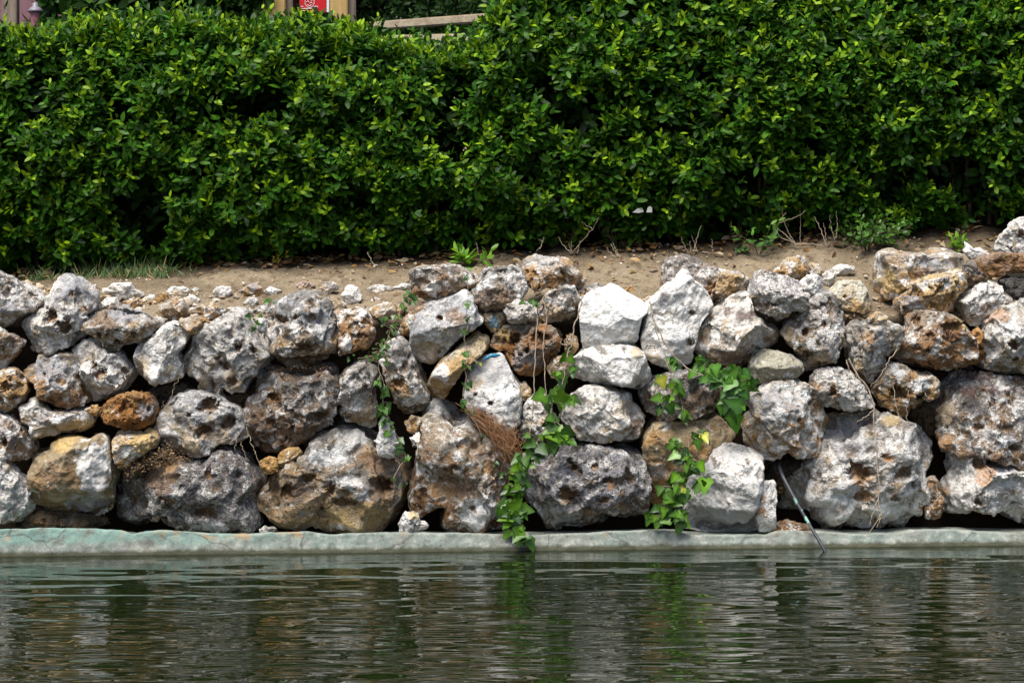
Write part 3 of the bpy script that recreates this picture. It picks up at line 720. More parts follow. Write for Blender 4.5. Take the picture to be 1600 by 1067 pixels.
rk('huge pale boulder with big hollows behind long hanging roots', 'pale', (1296,660,1312,652,1336,649,1360,646,1384,648,1408,656,1428,666,1440,678,1452,688,1460,696,1454,714,1448,732,1446,750,1452,768,1450,782,1438,790,1430,806,1416,818,1404,824,1388,824,1370,822,1350,820,1330,822,1310,826,1290,826,1276,814,1252,806,1228,800,1214,790,1218,770,1224,750,1236,738,1256,724,1272,712,1284,696,1290,676), ca=(.44,.43,.41), holes=((1344,738,17,1.0,1.3),(1416,738,12,1.0,1.3),(1352,776,8,1,2.2),(1402,782,6,1,1.6),(1385,712,7)), patch=((1350,744,14,'ochre',1.3),(1388,714,7,'orange'),(1310,656,9,'yellow',3),(1400,660,8,'yellow',2.4),(1300,790,24,'white',2),(1400,800,20,'white',1.8),(1240,770,18,'tan',1,.6),(1320,690,24,'grey',1.6,.6)), uc=((800,1.0),), tp=((664,1.5),))
rk('ragged round rock with a smooth blue grey cap over crumbly cream', 'tan', (1168,622,1180,612,1194,604,1208,596,1228,591,1244,594,1260,602,1272,610,1286,620,1286,644,1294,656,1292,672,1280,688,1278,710,1252,712,1228,708,1214,714,1190,714,1180,704,1170,694,1168,680,1166,664,1178,656,1176,638), ca=(.52,.47,.39), wht=.5, holes=((1246,655,5,1.3),(1266,634,5)), patch=((1212,630,28,'grey',1.25,.85),(1218,646,12,'white',1.6,.8),(1240,612,14,'white',1.6,.6),(1262,622,10,'white')), dy=-.03)
rk('massive mossy topped boulder at the right edge, dark flecked', 'dark', (1466,620,1482,600,1500,584,1520,580,1545,586,1570,592,1640,598,1640,722,1590,726,1560,718,1540,706,1520,704,1500,708,1480,704,1466,690,1462,660,1464,640), ca=(.34,.335,.335), wht=.48, patch=((1484,650,20,'tan',.8),(1475,690,14,'ochre'),(1540,592,10,'maroon',3.5),(1520,616,10,'maroon',1.6),(1550,612,6,'maroon',3),(1524,636,12,'dark',1.4),(1570,692,9,'white',2)), holes=((1530,668,6,.8,2),(1585,702,8,1,1.5)), tp=((605,1.6),))
rk('massive pale boulder with orange veins at the bottom right corner', 'pale', (1476,764,1486,748,1490,730,1496,704,1508,698,1520,706,1536,718,1560,726,1590,726,1640,724,1640,828,1596,820,1580,808,1560,800,1530,798,1508,808,1486,804,1478,784), holes=((1530,722,10,1.2,1.6),(1528,786,7)), patch=((1545,742,15,'orange',1.5,.75),(1484,776,10,'ochre'),(1570,750,14,'white',1.8),(1500,720,10,'white')), uc=((800,1.4),))
rk('small brown rock in the gap between the two biggest right-hand boulders', 'brown', (1446,752,1460,744,1468,754,1468,768,1476,782,1474,800,1462,812,1448,808,1442,790,1450,778), dy=.12)
rk('white speckled block with a grey broken lower face near the ivy', 'white', (1070,746,1080,736,1096,720,1110,706,1128,700,1148,698,1168,704,1180,710,1191,716,1190,740,1188,760,1182,780,1186,800,1190,824,1168,834,1146,837,1134,830,1110,830,1090,828,1068,824,1072,800,1070,780,1066,768), ca=(.68,.68,.67), patch=((1169,723,4,'maroon'),(1118,724,4,'maroon'),(1125,816,20,'grey',3),(1080,808,12,'grey')), rough=.8, uc=((794,1.3),), tp=((712,1.5),))
rk('narrow white rock with an orange stripe beside the black pipe', 'white', (1190,756,1212,754,1214,770,1211,798,1213,826,1200,828,1186,828,1180,806,1184,784), patch=((1194,780,7,'orange',.7),(1190,800,7,'orange')), dy=.04)
rk('smooth orange tan boulder behind the central hanging ivy', 'cream', (1004,696,1008,680,1020,662,1040,654,1060,656,1090,656,1120,652,1132,664,1146,680,1140,692,1120,702,1104,712,1090,730,1076,744,1064,764,1056,784,1030,790,1014,780,1010,740,1006,716), ca=(.50,.39,.24), cb=(.42,.25,.10), patch=((1030,740,16,'white',1,.5),(1044,692,18,'ochre',1.4,.5)), holes=((1014,714,2),(1024,706,2),(1030,722,4,.8,2)), dy=.06)
rk('big dark grey boulder with pits and caves just above the kerb', 'dark', (818,776,826,750,826,730,838,716,848,704,864,699,880,698,900,692,916,696,936,698,952,700,976,704,996,710,1006,722,1010,740,1012,760,1010,782,1004,808,988,808,968,810,948,810,940,818,924,824,908,828,880,826,860,826,850,815,840,800,833,788), mixb=.18, ca=(.31,.31,.33), wht=.44, holes=((886,772,15,1.2,1.3),(896,732,11,1.2),(950,748,7,1.3,1.4),(984,748,7,1.2,1.5),(945,780,7),(930,730,7)), patch=((886,776,14,'tan'),(955,756,6,'orange'),(830,770,12,'white'),(880,810,16,'white',2,.6)), uc=((806,1.4),), tp=((706,1.2),))
rk('rounded light grey rock with a faceted face under the flat white rock', 'pale', (886,626,900,614,914,605,932,604,952,608,968,614,984,618,986,630,994,636,1000,646,1006,654,1003,668,1000,684,990,692,968,692,940,694,920,693,906,686,900,676,886,668,878,656,880,644), pit=.2, rough=.7, patch=((975,640,16,'tan',.7,.6),(994,670,12,'brown')))
rk('oval grey pitted rock crossed by hanging ivy', 'grey', (1003,616,1008,602,1024,592,1040,586,1060,581,1080,581,1100,588,1116,598,1126,608,1124,624,1120,636,1100,646,1080,652,1056,655,1032,657,1026,650,1012,644,1006,630), patch=((1100,628,20,'brown',1.4),(1015,628,10,'brown')), ca=(.38,.37,.38))
rk('smooth white and grey skull-like rock with a small round hole', 'white', (728,596,732,578,740,568,756,560,772,556,784,556,794,572,802,590,812,604,814,624,815,644,814,660,800,668,786,672,774,668,768,652,756,642,740,642,730,630,726,614), ca=(.50,.50,.49), pit=.08, rough=.45, holes=((767,629,4,2),(745,616,4)), patch=((790,612,14,'white',1.2),(770,582,20,'grey',1.2,.7),(740,600,12,'tan'),(796,640,10,'white')))
rk('mottled rock half hidden by roots and ivy beside the skull-like rock', 'pale', (800,676,808,664,818,652,818,636,830,620,850,616,862,632,862,664,852,690,820,690), dy=.06)
rk('small round rock behind the upper leaves of the left ivy', 'tan', (856,576,860,564,872,556,886,560,888,578,880,590,862,590), dy=.06)
rk('tan sliver of stone in the gap left of the flat white rock', 'cream', (882,532,892,522,902,528,904,542,894,556,884,550), ca=(.45,.33,.2), dy=.10)
rk('small tan stone in the gap below the tall pitted leaning rock', 'tan', (633,660,644,650,660,654,660,666,650,678,636,672), dy=.06)
rk('tiny white stone just below the small tan stone in the creeper gap', 'white', (642,684,650,678,656,680,656,696,646,697), dy=.05)
rk('small white rock on the shoulder of the wedge boulder by the creeper', 'white', (594,668,604,662,614,668,620,688,620,706,608,716,592,710,588,692), dy=-.02, ca=(.5,.5,.5))
rk('little white and orange stone standing on the kerb', 'white', (624,818,630,804,644,799,654,806,656,818,668,818,666,826,654,832,636,836,626,834), patch=((646,806,8,'yellow'),), dy=-.02)
rk('orange stone, the left of two wedged under the dark brownish block', 'cream', (407,720,420,714,432,718,434,736,416,742,408,732), ca=(.42,.25,.09), dy=.06)
rk('orange stone, the right of two wedged under the dark brownish block', 'cream', (430,724,438,708,450,701,466,700,472,708,456,720,440,730), ca=(.44,.26,.09), dy=.06)
rk('small flat grey stone on the kerb left of the wedge boulder', 'grey', (405,828,414,822,430,826,432,834,408,835), dy=.02)
rk('low brown stone on the kerb behind the black pipe', 'brown', (1212,822,1228,814,1242,816,1262,822,1262,832,1214,832), dy=.10)
rk('small tan stone wedged left of the rust orange rock', 'tan', (136,640,148,633,158,637,154,648,142,650), dy=.06)
rk('ochre sliver squeezed left of the white boulder with rusty shoulder', 'ochre', (1518,524,1528,512,1536,520,1536,560,1522,570), dy=.07)
rk('small tan stone in the dark gap right of the skull-like rock', 'tan', (808,606,820,598,830,610,826,626,812,624), dy=.10)
rk('shade-coloured rock deep in the gap under the squarish boulder', 'brown', (20,800,60,796,110,800,150,806,170,816,150,828,60,830,24,826), dy=.16, ca=(.12,.085,.05), wht=-.4, cb=(.07,.05,.03))  # this and the next four: gap shade put into the rock colour
rk('shade-coloured rock deep in the gap right of the wide holed rock', 'brown', (1418,640,1440,626,1462,632,1466,668,1452,680,1430,664), dy=.20, ca=(.12,.085,.05), wht=-.4, cb=(.07,.05,.03))
rk('shade-coloured rock deep in the gap above the round rock with three caverns', 'dark', (222,612,250,602,290,598,304,612,270,640,240,640), dy=.20, ca=(.10,.08,.06), wht=-.4, cb=(.07,.05,.03))
rk('shade-coloured rock deep in the gap between the pale porous rock and dark block', 'dark', (352,618,380,612,402,600,400,630,380,646,366,636), dy=.18, ca=(.10,.08,.06), wht=-.4, cb=(.07,.05,.03))
rk('shade-coloured rock deep behind the black pipe', 'dark', (1192,716,1250,714,1256,724,1224,748,1214,790,1194,760), dy=.22, ca=(.07,.06,.05), wht=-.4, cb=(.07,.05,.03))

# ---- loose stones on the earth ledge behind the wall top
def ls(label, style, *pts, **k):
    ls.n += 1
    return make_rock('loose_stone', label, style, pts, group=LOOSE, cat='stone', ground=True, seed=300 + ls.n, **k)
ls.n = 0
ls('wide low white stone at the edge of the path below the grass', 'white', 164,454,176,444,204,442,210,452,226,460,210,468,180,466, ca=(.62,.58,.50))
ls('flat cream stone half buried below the widest white stone', 'white', 150,488,155,476,166,466,180,466,186,478,172,490, ca=(.60,.54,.44))
ls('white stone with a brown base on the path edge', 'white', 262,454,268,448,286,448,296,454,288,464,266,464, patch=((276,462,8,'tan',2),), ca=(.62,.58,.50))
ls('smooth white oval stone just below the brown based white stone', 'white', 288,466,300,461,314,469,304,474,290,473, ca=(.68,.64,.56))
ls('tiny white stone on the path right of the brown based white stone', 'white', 298,453,306,449,312,453,306,457, ca=(.62,.58,.50))
ls('white stone against the right side of the dark grey peak', 'white', 134,452,148,447,152,456,148,468,140,464, ca=(.60,.56,.50))
ls('small cream stone, nearest of three behind the sloping grey rock', 'cream', 64,460,69,453,74,459,70,464)
ls('cream stone, middle of three behind the sloping grey rock', 'cream', 52,454,60,444,68,448,66,456)
ls('cream stone, leftmost of three behind the sloping grey rock', 'cream', 34,444,44,438,50,444,46,452)
ls('low pale stone on orange soil left of the craggy grey one', 'white', 226,466,236,461,244,462,242,470,230,470, ca=(.58,.52,.44))
ls('pale tan lump touching the craggy grey stone', 'tan', 242,468,248,459,260,462,262,472,248,474)
ls('craggy grey and tan stone in the middle of the left ledge', 'tan', 248,482,258,474,272,466,286,468,292,480,294,492,276,502,256,496, ca=(.42,.37,.30))
ls('orange tinted flat stone in red soil behind the flat mossy rock', 'tan', 190,472,215,466,224,473,212,484,195,482, ca=(.50,.36,.22))
ls('long flat brown stone above the large pale porous rock', 'tan', 298,484,312,478,340,480,358,484,340,496,326,502,304,494, ca=(.42,.33,.23))
ls('pale orange stained stone behind the smooth pale grey upright rock', 'tan', 280,503,294,498,306,492,322,498,324,508,306,520,296,522, ca=(.56,.47,.36))
ls('white stone with a chipped foot on the path above the porous rock', 'white', 334,454,340,448,358,449,364,458,352,465,338,462, ca=(.62,.58,.50))
ls('grey topped tan stone on the path left of the craggy boulder', 'tan', 374,456,386,446,404,442,410,452,410,462,390,464,376,464, patch=((394,448,10,'grey'),))
ls('low pale stone touching the grey topped tan stone', 'white', 411,457,422,448,438,454,436,461,416,463, ca=(.56,.52,.44))
ls('small white stone just left of the leaves on the ledge', 'white', 380,474,388,466,402,466,404,473,392,480)
ls('pinkish flat stone alone on the path above the craggy boulder', 'tan', 463,446,474,440,484,441,492,448,476,455,466,454, ca=(.55,.44,.36))
ls('round grey stone alone on the path', 'grey', 500,450,506,442,516,440,526,444,528,452,512,459,502,457)
ls('pointed white stone standing on the ledge right of the round grey one', 'white', 534,462,540,450,548,446,558,452,566,466,560,472,544,475, ca=(.60,.58,.53))
ls('long low white stone on the path right of the pointed white one', 'pale', 574,452,586,446,600,445,616,450,612,456,590,458,578,457)
ls('tiny white stone below the long low white one', 'white', 580,468,588,464,596,468,588,472)
ls('broad flat tan stone at the top of the creeper', 'tan', 576,484,590,476,612,474,632,480,626,492,600,497,584,493, ca=(.48,.42,.31))
ls('flat tan stone behind the right shoulder of the craggy boulder', 'tan', 512,472,524,468,540,476,536,486,522,486)
ls('grey stone half under leaves left of the craggy boulder', 'grey', 395,486,404,479,418,477,420,486,408,492)
ls('small upright white stone wedged against the craggy boulder', 'white', 402,500,408,496,417,500,416,518,408,522,402,518)
ls('pale flat stone on the path left of the brown grey knobbly rock', 'white', 616,449,628,443,643,445,642,453,624,455, ca=(.60,.57,.50))
ls('small pink stone on the path between the painted and the pointed rock', 'tan', 976,453,986,448,992,455,980,459, ca=(.52,.40,.32))
ls('flat tan stone between the painted rock and the pointed rock', 'tan', 1000,472,1014,464,1026,463,1022,478,1008,482)
ls('smooth pale cream stone standing alone on bare soil', 'cream', 1296,458,1312,442,1332,439,1346,441,1354,454,1360,470,1362,488,1348,490,1332,486,1316,484,1302,474, ca=(.56,.54,.44), holes=((1320,464,4,.7),))
ls('white stone slab lying on the path behind the cream stone', 'white', 1300,420,1316,413,1336,417,1332,425,1316,431,1304,430)
ls('pale broken stone left of the white slab on the path', 'white', 1286,430,1298,420,1306,424,1306,436,1294,450,1287,444, ca=(.58,.52,.42))
ls('small tan stone in red litter above the grey and ochre rock', 'tan', 1354,504,1360,492,1374,488,1386,494,1384,506,1366,508)
ls('thin flat tan chip at the foot of the broad tan topped rock', 'tan', 1362,466,1374,463,1386,468,1376,472)

#VEGETATION
# ------------------------------------------------------------------ leaves
def _nz(a):
    return a / (np.linalg.norm(a, axis=1)[:, None] + 1e-9)

# elliptical leaf: 11 points, 4 triangles + 4 quads
_LT = np.array([[0, 0, 0], [.22, -.40, .10], [.22, 0, 0], [.22, .40, .10], [.52, -.50, .13], [.52, 0, 0], [.52, .50, .13],
                [.80, -.32, .07], [.80, 0, 0], [.80, .32, .07], [1.0, 0, 0]])
_LF3 = np.array([[0, 2, 1], [0, 3, 2], [7, 8, 10], [8, 9, 10]])
_LF4 = np.array([[1, 2, 5, 4], [2, 3, 6, 5], [4, 5, 8, 7], [5, 6, 9, 8]])
# heart-shaped ivy leaf: centre + rim
_IT = np.array([[.34, 0, -.07], [.05, 0, -.02], [-.12, .18, .03], [-.06, .40, .07], [.16, .58, .10], [.42, .37, .05], [.70, .27, .03],
                [1.08, 0, -.06], [.70, -.27, .03], [.42, -.37, .05], [.16, -.58, .10], [-.06, -.40, .07], [-.12, -.18, .03]])
_IF3 = np.array([[0, i, i + 1] for i in range(1, 12)] + [[0, 12, 1]])

def leaves_mesh(name, base, d, n, L, W, col, heart=False, curl=0.14, rs=None):
    T = _IT if heart else _LT
    rs = rs or rng
    d = _nz(d); n = _nz(n - (n * d).sum(1)[:, None] * d); b = np.cross(n, d)
    k, m = len(base), len(T)
    u = T[None, :, 0] * L[:, None]; v = T[None, :, 1] * W[:, None]
    cv = (curl * rs.uniform(-0.4, 1.6, k))[:, None]
    wz = T[None, :, 2] * W[:, None] * rs.uniform(.3, 1.5, k)[:, None] - cv * L[:, None] * T[None, :, 0] ** 2
    P = base[:, None, :] + u[..., None] * d[:, None, :] + v[..., None] * b[:, None, :] + wz[..., None] * n[:, None, :]
    off = (np.arange(k) * m)[:, None, None]
    if heart:
        F = [(_IF3[None] + off).reshape(-1, 3)]
    else:
        F = [(_LF3[None] + off).reshape(-1, 3), (_LF4[None] + off).reshape(-1, 4)]
    me = mesh_np(name, P.reshape(-1, 3), F)
    c = np.ones((k, m, 4)); c[:, :, :3] = col[:, None, :]
    if heart:                                    # pale main veins
        c[:, [0, 1], :3] = np.minimum(c[:, [0, 1], :3] * 1.9 + np.array([.02, .025, .008]), .6)
        c[:, [4, 7, 10], :3] *= 1.15
    set_col(me, 'lc', c.reshape(-1, 4))
    return me

def shoots(base, axis, nl, slen, L, W, c_old, c_new, pnew, rs, spread=(80, 30)):
    """leafy shoots: nl leaves spiralling up each shoot axis"""
    k = len(base); axis = _nz(axis)
    t = (np.arange(nl) + 0.5) / nl
    t = np.clip(t[None] + rs.uniform(-.06, .06, (k, nl)), 0.02, 1)
    ref = np.where(np.abs(axis[:, 2:3]) > 0.9, np.array([[1, 0, 0]]), np.array([[0, 0, 1]]))
    e1 = _nz(np.cross(axis, ref)); e2 = np.cross(axis, e1)
    ph = np.arange(nl)[None] * 2.4 + rs.uniform(0, 6.28, (k, 1)) + rs.normal(0, .3, (k, nl))
    rad = np.cos(ph)[..., None] * e1[:, None] + np.sin(ph)[..., None] * e2[:, None]
    phi = np.radians(spread[0] + (spread[1] - spread[0]) * t + rs.normal(0, 12, (k, nl)))
    d = np.cos(phi)[..., None] * axis[:, None] + np.sin(phi)[..., None] * rad
    d[..., 2] -= 0.12
    n = axis[:, None] * 1.0 + rs.normal(0, .22, (k, nl, 3))
    pos = base[:, None] + axis[:, None] * (t * slen[:, None])[..., None]
    sz = (1.0 - 0.45 * t ** 2) * rs.uniform(.75, 1.2, (k, nl))
    new = (rs.uniform(0, 1, k) < pnew)[:, None] * np.clip((t - 0.45) * 1.8, 0, 1)
    new = np.clip(new, 0, 1)[..., None]
    br = rs.uniform(.70, 1.30, (k, nl, 1)) * rs.uniform(.8, 1.2, (k, 1, 1))
    co = (np.array(c_old[0]) + (np.array(c_old[1]) - np.array(c_old[0])) * rs.uniform(0, 1, (k, nl, 1))) * br
    cn = np.array(c_new) * rs.uniform(.7, 1.2, (k, nl, 1))
    col = co * (1 - new) + cn * new
    f = lambda a: a.reshape(-1, a.shape[-1])
    return f(pos), f(d), f(n), (L * sz).ravel(), (W * sz).ravel(), f(col)

def cat(*parts):
    return [np.concatenate(x) for x in zip(*parts)]

def tubes_mesh(name, lines, sides=6):
    """lines: list of (points (n,3), radii (n)) -> one mesh"""
    V, F, o = [], [], 0
    for P, r in lines:
        P = np.asarray(P, float); n = len(P)
        r = np.broadcast_to(np.asarray(r, float), (n,))
        T = np.gradient(P, axis=0); T = _nz(T)
        ref = np.array([0.0, 1.0, 0.0]) if abs(T[0, 1]) < .8 else np.array([1.0, 0, 0])
        a = _nz(np.cross(T, ref[None])); b = np.cross(T, a)
        ang = np.arange(sides) * 2 * math.pi / sides
        ring = P[:, None] + r[:, None, None] * (np.cos(ang)[None, :, None] * a[:, None] + np.sin(ang)[None, :, None] * b[:, None])
        V.append(ring.reshape(-1, 3))
        i = np.arange(n - 1)[:, None] * sides + np.arange(sides)[None]
        j = np.arange(n - 1)[:, None] * sides + (np.arange(sides)[None] + 1) % sides
        F.append(np.stack([i, j, j + sides, i + sides], -1).reshape(-1, 4) + o)
        o += n * sides
    return mesh_np(name, np.concatenate(V), np.concatenate(F))

def smooth_line(P, n=24, wob=0.0, rs=None):
    P = np.asarray(P, float)
    s = np.concatenate([[0], np.cumsum(np.linalg.norm(np.diff(P, axis=0), axis=1))]); s /= s[-1]
    u = np.linspace(0, 1, n)
    Q = np.stack([np.interp(u, s, P[:, k]) for k in range(3)], 1)
    for _ in range(2):
        Q[1:-1] = 0.25 * Q[:-2] + 0.5 * Q[1:-1] + 0.25 * Q[2:]
    if wob:
        Q += wob * np.stack([fbm(np.stack([u * 9, u * 0 + k * 5.3 + P[0, 0] * 7, u * 0], 1), 2, 70 + k) for k in range(3)], 1)
    return Q

def face_pt(px, py, dy=0.0):
    z = at(px, py, 0)[2]
    return at(px, py, yw(px) + 0.03 + 0.20 * max(z, 0) + dy)

# ------------------------------------------------------------------ hedge
def hedge_top(px):
    xp = [-500, 0, 60, 130, 300, 400, 480, 560, 620, 700, 745, 785, 830, 1250, 1320, 1400, 2100]
    yp = [42, 46, 50, 42, 30, 42, 38, 50, 74, 82, 64, 5, -40, -30, 0, -45, -70]
    return np.interp(px, xp, yp)

def build_hedge():
    rs = np.random.default_rng(21)
    root = empty('hedge', (0, 1.9, 1.3))
    tag(root, 'clipped dark green laurel hedge running the full width behind the path', 'hedge')
    def ztop(x):
        px = px_of(x, 1.75)
        return CAMH - (hedge_top(px) - HORIZ) * KPX * (1.75 + CAMD) / CAMD
    def zbot(x):
        return gz(x, np.full(len(x), 1.65))
    def yface(x, z):
        zb, zt = zbot(x), ztop(x)
        s = np.clip((z - zb) / (zt - zb), 0, 1)
        y = 1.62 - 0.20 * np.sin(np.pi * np.clip(s * 1.1 - 0.02, 0, 1)) ** 0.7
        y = y + 0.22 * sstep(0.86, 1.0, s)
        P = np.stack([x * 1.7, z * 1.9, x * 0], 1)
        return y + 0.05 * fbm(P, 3, 90) + 0.05 * fbm(P * 3.2, 2, 93)
    def pick(n, lo, hi):
        x = rs.uniform(-3.9, 3.9, n)
        zb, zt = zbot(x), ztop(x)
        P = np.stack([x * 1.2, x * 0, x * 0], 1)
        hem = 0.025 + 0.09 * fbm(P * 1.3, 3, 97)          # the bare, uneven hem at the foot
        z = zb + np.clip(hem, 0.0, .3) + (zt - zb - np.clip(hem, 0.0, .3)) * rs.uniform(lo, hi, n)
        return x, z
    G = ((.008, .036, .003), (.050, .148, .007))
    # shoots on the face
    x, z = pick(9600, 0.0, 1.0)
    P = np.stack([x * 2.2, z * 2.6, x * 0], 1)
    den = fbm(P, 3, 101)
    for (hx, hy, hr) in ((718, 240, 34), (1270, 235, 30), (570, 330, 30), (1510, 320, 22), (230, 375, 46), (880, 60, 0), (1180, 330, 24), (690, 320, 30), (60, 200, 30)):
        q = at(hx, hy, 1.5)
        if hr: den -= 0.9 * np.exp(-(((x - q[0]) ** 2 + (z - q[2]) ** 2) / (hr * KPX * 1.12) ** 2))
    keep = den > -0.30 + rs.normal(0, .10, len(x))
    x, z, den = x[keep], z[keep], den[keep]
    y = yface(x, z) + rs.uniform(-.05, .08, len(x)) - 0.05 * den
    ax = np.stack([rs.normal(0, .45, len(x)), -rs.uniform(.25, 1.0, len(x)), rs.uniform(.2, 1.15, len(x))], 1)
    sl = rs.uniform(.07, .16, len(x))
    A = shoots(np.stack([x, y, z], 1), ax, 9, sl, 0.066, 0.030, G, (.23, .38, .008), .38, rs)
    # upright shoots along the top
    n = 3000
    x = rs.uniform(-3.9, 3.9, n)
    d = rs.uniform(0, 1, n) ** 1.3
    y = 1.50 + 0.75 * d
    z = ztop(x) - 0.14 + 0.05 * fbm(np.stack([x * 3, y * 3, y * 0], 1), 3, 111) + 0.02 * rs.normal(0, 1, n)
    ax = np.stack([rs.normal(0, .28, n), rs.normal(-.22, .28, n), np.ones(n)], 1)
    sl = rs.uniform(.06, .16, n) * np.where(rs.uniform(0, 1, n) < .08, 1.7, 1)
    B = shoots(np.stack([x, y, z], 1), ax, 9, sl, 0.068, 0.029, G, (.26, .41, .010), .55, rs, (70, 22))
    # interior foliage
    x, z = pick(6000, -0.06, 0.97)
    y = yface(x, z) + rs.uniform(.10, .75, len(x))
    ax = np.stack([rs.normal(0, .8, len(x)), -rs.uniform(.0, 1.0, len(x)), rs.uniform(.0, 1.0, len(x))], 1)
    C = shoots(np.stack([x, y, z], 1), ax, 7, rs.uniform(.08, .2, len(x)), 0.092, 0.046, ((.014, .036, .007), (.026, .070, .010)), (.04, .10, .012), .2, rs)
    n = 2400
    x = rs.uniform(-3.9, 3.9, n); y = rs.uniform(1.9, 2.6, n)
    z = zbot(x) + rs.uniform(0, .5, n) ** 1.2
    ax = np.stack([rs.normal(0, .8, n), -rs.uniform(.0, 1.0, n), rs.uniform(-.2, 1.0, n)], 1)
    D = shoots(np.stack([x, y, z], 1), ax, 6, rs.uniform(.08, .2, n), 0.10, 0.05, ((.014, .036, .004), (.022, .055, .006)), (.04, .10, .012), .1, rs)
    x, z = pick(3400, -0.04, 0.93)
    y = rs.uniform(2.1, 2.6, len(x))
    ax = np.stack([rs.normal(0, .8, len(x)), -rs.uniform(.0, 1.0, len(x)), rs.uniform(.0, 1.0, len(x))], 1)
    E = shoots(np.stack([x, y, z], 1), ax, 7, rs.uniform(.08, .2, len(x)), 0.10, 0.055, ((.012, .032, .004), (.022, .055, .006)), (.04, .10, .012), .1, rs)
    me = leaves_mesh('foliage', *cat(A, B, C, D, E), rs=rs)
    me.transform(__import__('mathutils').Matrix.Translation((0, -1.9, -1.3)))
    link('foliage', me, M_HEDGE, root)
    # stems
    lines = []
    for k in range(120):
        xx = rs.uniform(-3.9, 3.9); yy = rs.uniform(1.62, 2.2)
        zb = float(gz(xx, 1.65)); zt = float(ztop(np.array([xx]))[0])
        pts = [(xx, yy, zb - .05)]
        for s in (0.3, 0.6, 0.9):
            pts.append((xx + rs.normal(0, .07) * s * 2, yy + rs.normal(0, .05), zb + (zt - zb) * s))
        lines.append((smooth_line(pts, 12) - np.array([0, 1.9, 1.3]), np.linspace(rs.uniform(.008, .017), .003, 12)))
    link('branches', tubes_mesh('branches', lines, 6), M_STEM, root)
build_hedge()

# ------------------------------------------------------------------ climbers
IVY_G = ((.010, .043, .003), (.085, .195, .007))
def climber(name, label, cat_, path, specs, lsz, colr, heart=True, dy=-0.06, stem_r=0.0028, seed=0, hang=0.75, group=None, stemmat=None, thin=1.05):
    """path: photo points the stem follows; specs: (px, py, spread px, number of leaves, size factor)"""
    rs = np.random.default_rng(500 + seed)
    p0 = face_pt(path[0][0], path[0][1], dy)
    root = empty(name, p0); tag(root, label, cat_, group)
    P = np.array([face_pt(a, b, dy) for a, b in path])
    Q = smooth_line(P, 10 * len(path), 0.012)
    bs, ds, ns, Ls, cs, pet = [], [], [], [], [], []
    for sx, sy, sp, cnt, f in specs:
        for _ in range(max(1, int(cnt * thin + .5))):
            a = sx + rs.normal(0, sp * .55); b_ = sy + rs.normal(0, sp * .55)
            p = face_pt(a, b_, dy - abs(rs.normal(0, .035)) - 0.01)
            bs.append(p)
            ds.append((rs.normal(0, .75), rs.uniform(-.6, .2), -hang + rs.normal(0, .45)))
            ns.append((rs.normal(0, .5), -1.0, rs.uniform(-.2, 1.1)))
            Ls.append(lsz * f * rs.uniform(.36, .90))
            w_ = rs.uniform(0, 1) ** 1.2
            c = np.array(colr[0]) * (1 - w_) + np.array(colr[1]) * w_
            if rs.uniform() < .025: c = np.array([.26, .27, .03])
            cs.append(c * rs.uniform(.6, 1.2))
            j = np.argmin(np.linalg.norm(Q - p, axis=1))
            mid = 0.5 * (Q[j] + p) + np.array([0, -.012, .012])
            if np.linalg.norm(Q[j] - p) < 0.12:
                pet.append((np.array([Q[j], mid, p]) - p0, .0011))
    bs, ds, ns, Ls, cs = map(np.array, (bs, ds, ns, Ls, cs))
    me = leaves_mesh('foliage', bs - p0, ds, ns, Ls, Ls * (0.92 if heart else .5), cs, heart=heart, rs=rs)
    link('foliage', me, M_IVY, root)
    link('stem', tubes_mesh('stem', [(Q - p0, np.linspace(stem_r * 1.3, stem_r * .6, len(Q)))] + pet, 5), stemmat or M_TWIG, root)
    return root

climber('ivy_vine', 'bright green ivy falling from the flat white rock to the kerb', 'ivy',
        [(893, 545), (880, 572), (862, 630), (852, 670), (826, 706), (806, 756), (804, 800), (812, 838)],
        [(890, 556, 8, 4, .75), (893, 578, 8, 4, .8), (871, 588, 7, 4, .8), (862, 616, 13, 9, 1.15), (884, 622, 9, 4, .8), (862, 655, 12, 7, 1.0), (880, 682, 14, 9, 1.0), (856, 682, 14, 9, .95),
         (834, 694, 15, 15, .9), (820, 712, 13, 14, .85), (812, 736, 13, 15, .85), (806, 762, 12, 15, .85), (790, 790, 13, 12, 1.05), (800, 806, 14, 16, .95), (812, 828, 13, 16, .9), (806, 790, 13, 12, .9)], .088, IVY_G, seed=1)
climber('ivy_vine', 'ivy hanging over the oval grey rock and the orange tan boulder to the white block', 'ivy',
        [(1040, 560), (1056, 600), (1070, 650), (1078, 690), (1068, 730), (1056, 770), (1048, 810)],
        [(1032, 588, 5, 2, .95), (1058, 598, 7, 4, 1.05), (1046, 624, 14, 8, .8), (1030, 634, 10, 5, .75), (1068, 646, 7, 4, .8), (1054, 690, 9, 7, .9), (1092, 680, 10, 8, .9), (1066, 712, 12, 9, .9), (1086, 722, 10, 8, 1.0),
         (1096, 752, 7, 4, 1.1), (1058, 744, 11, 8, 1.0), (1046, 772, 13, 13, .95), (1062, 770, 12, 10, .95), (1040, 796, 14, 14, .9), (1062, 806, 12, 12, .9), (1024, 806, 8, 5, .8)], .086, IVY_G, seed=2)
climber('ivy_vine', 'dark leaved ivy in the gap under the maroon spotted speckled boulder', 'ivy',
        [(1092, 562), (1112, 576), (1130, 600), (1150, 625), (1156, 640)],
        [(1092, 568, 10, 6, .7), (1112, 582, 14, 12, 1.0), (1134, 590, 16, 14, 1.05), (1156, 600, 14, 12, 1.0), (1142, 614, 14, 12, .85), (1166, 586, 10, 8, .9), (1134, 630, 10, 5, .9), (1148, 642, 5, 2, 1.45), (1162, 636, 6, 2, 1.25), (1050, 562, 12, 5, .8)],
        .086, ((.020, .070, .008), (.075, .20, .014)), seed=3, dy=-0.03)
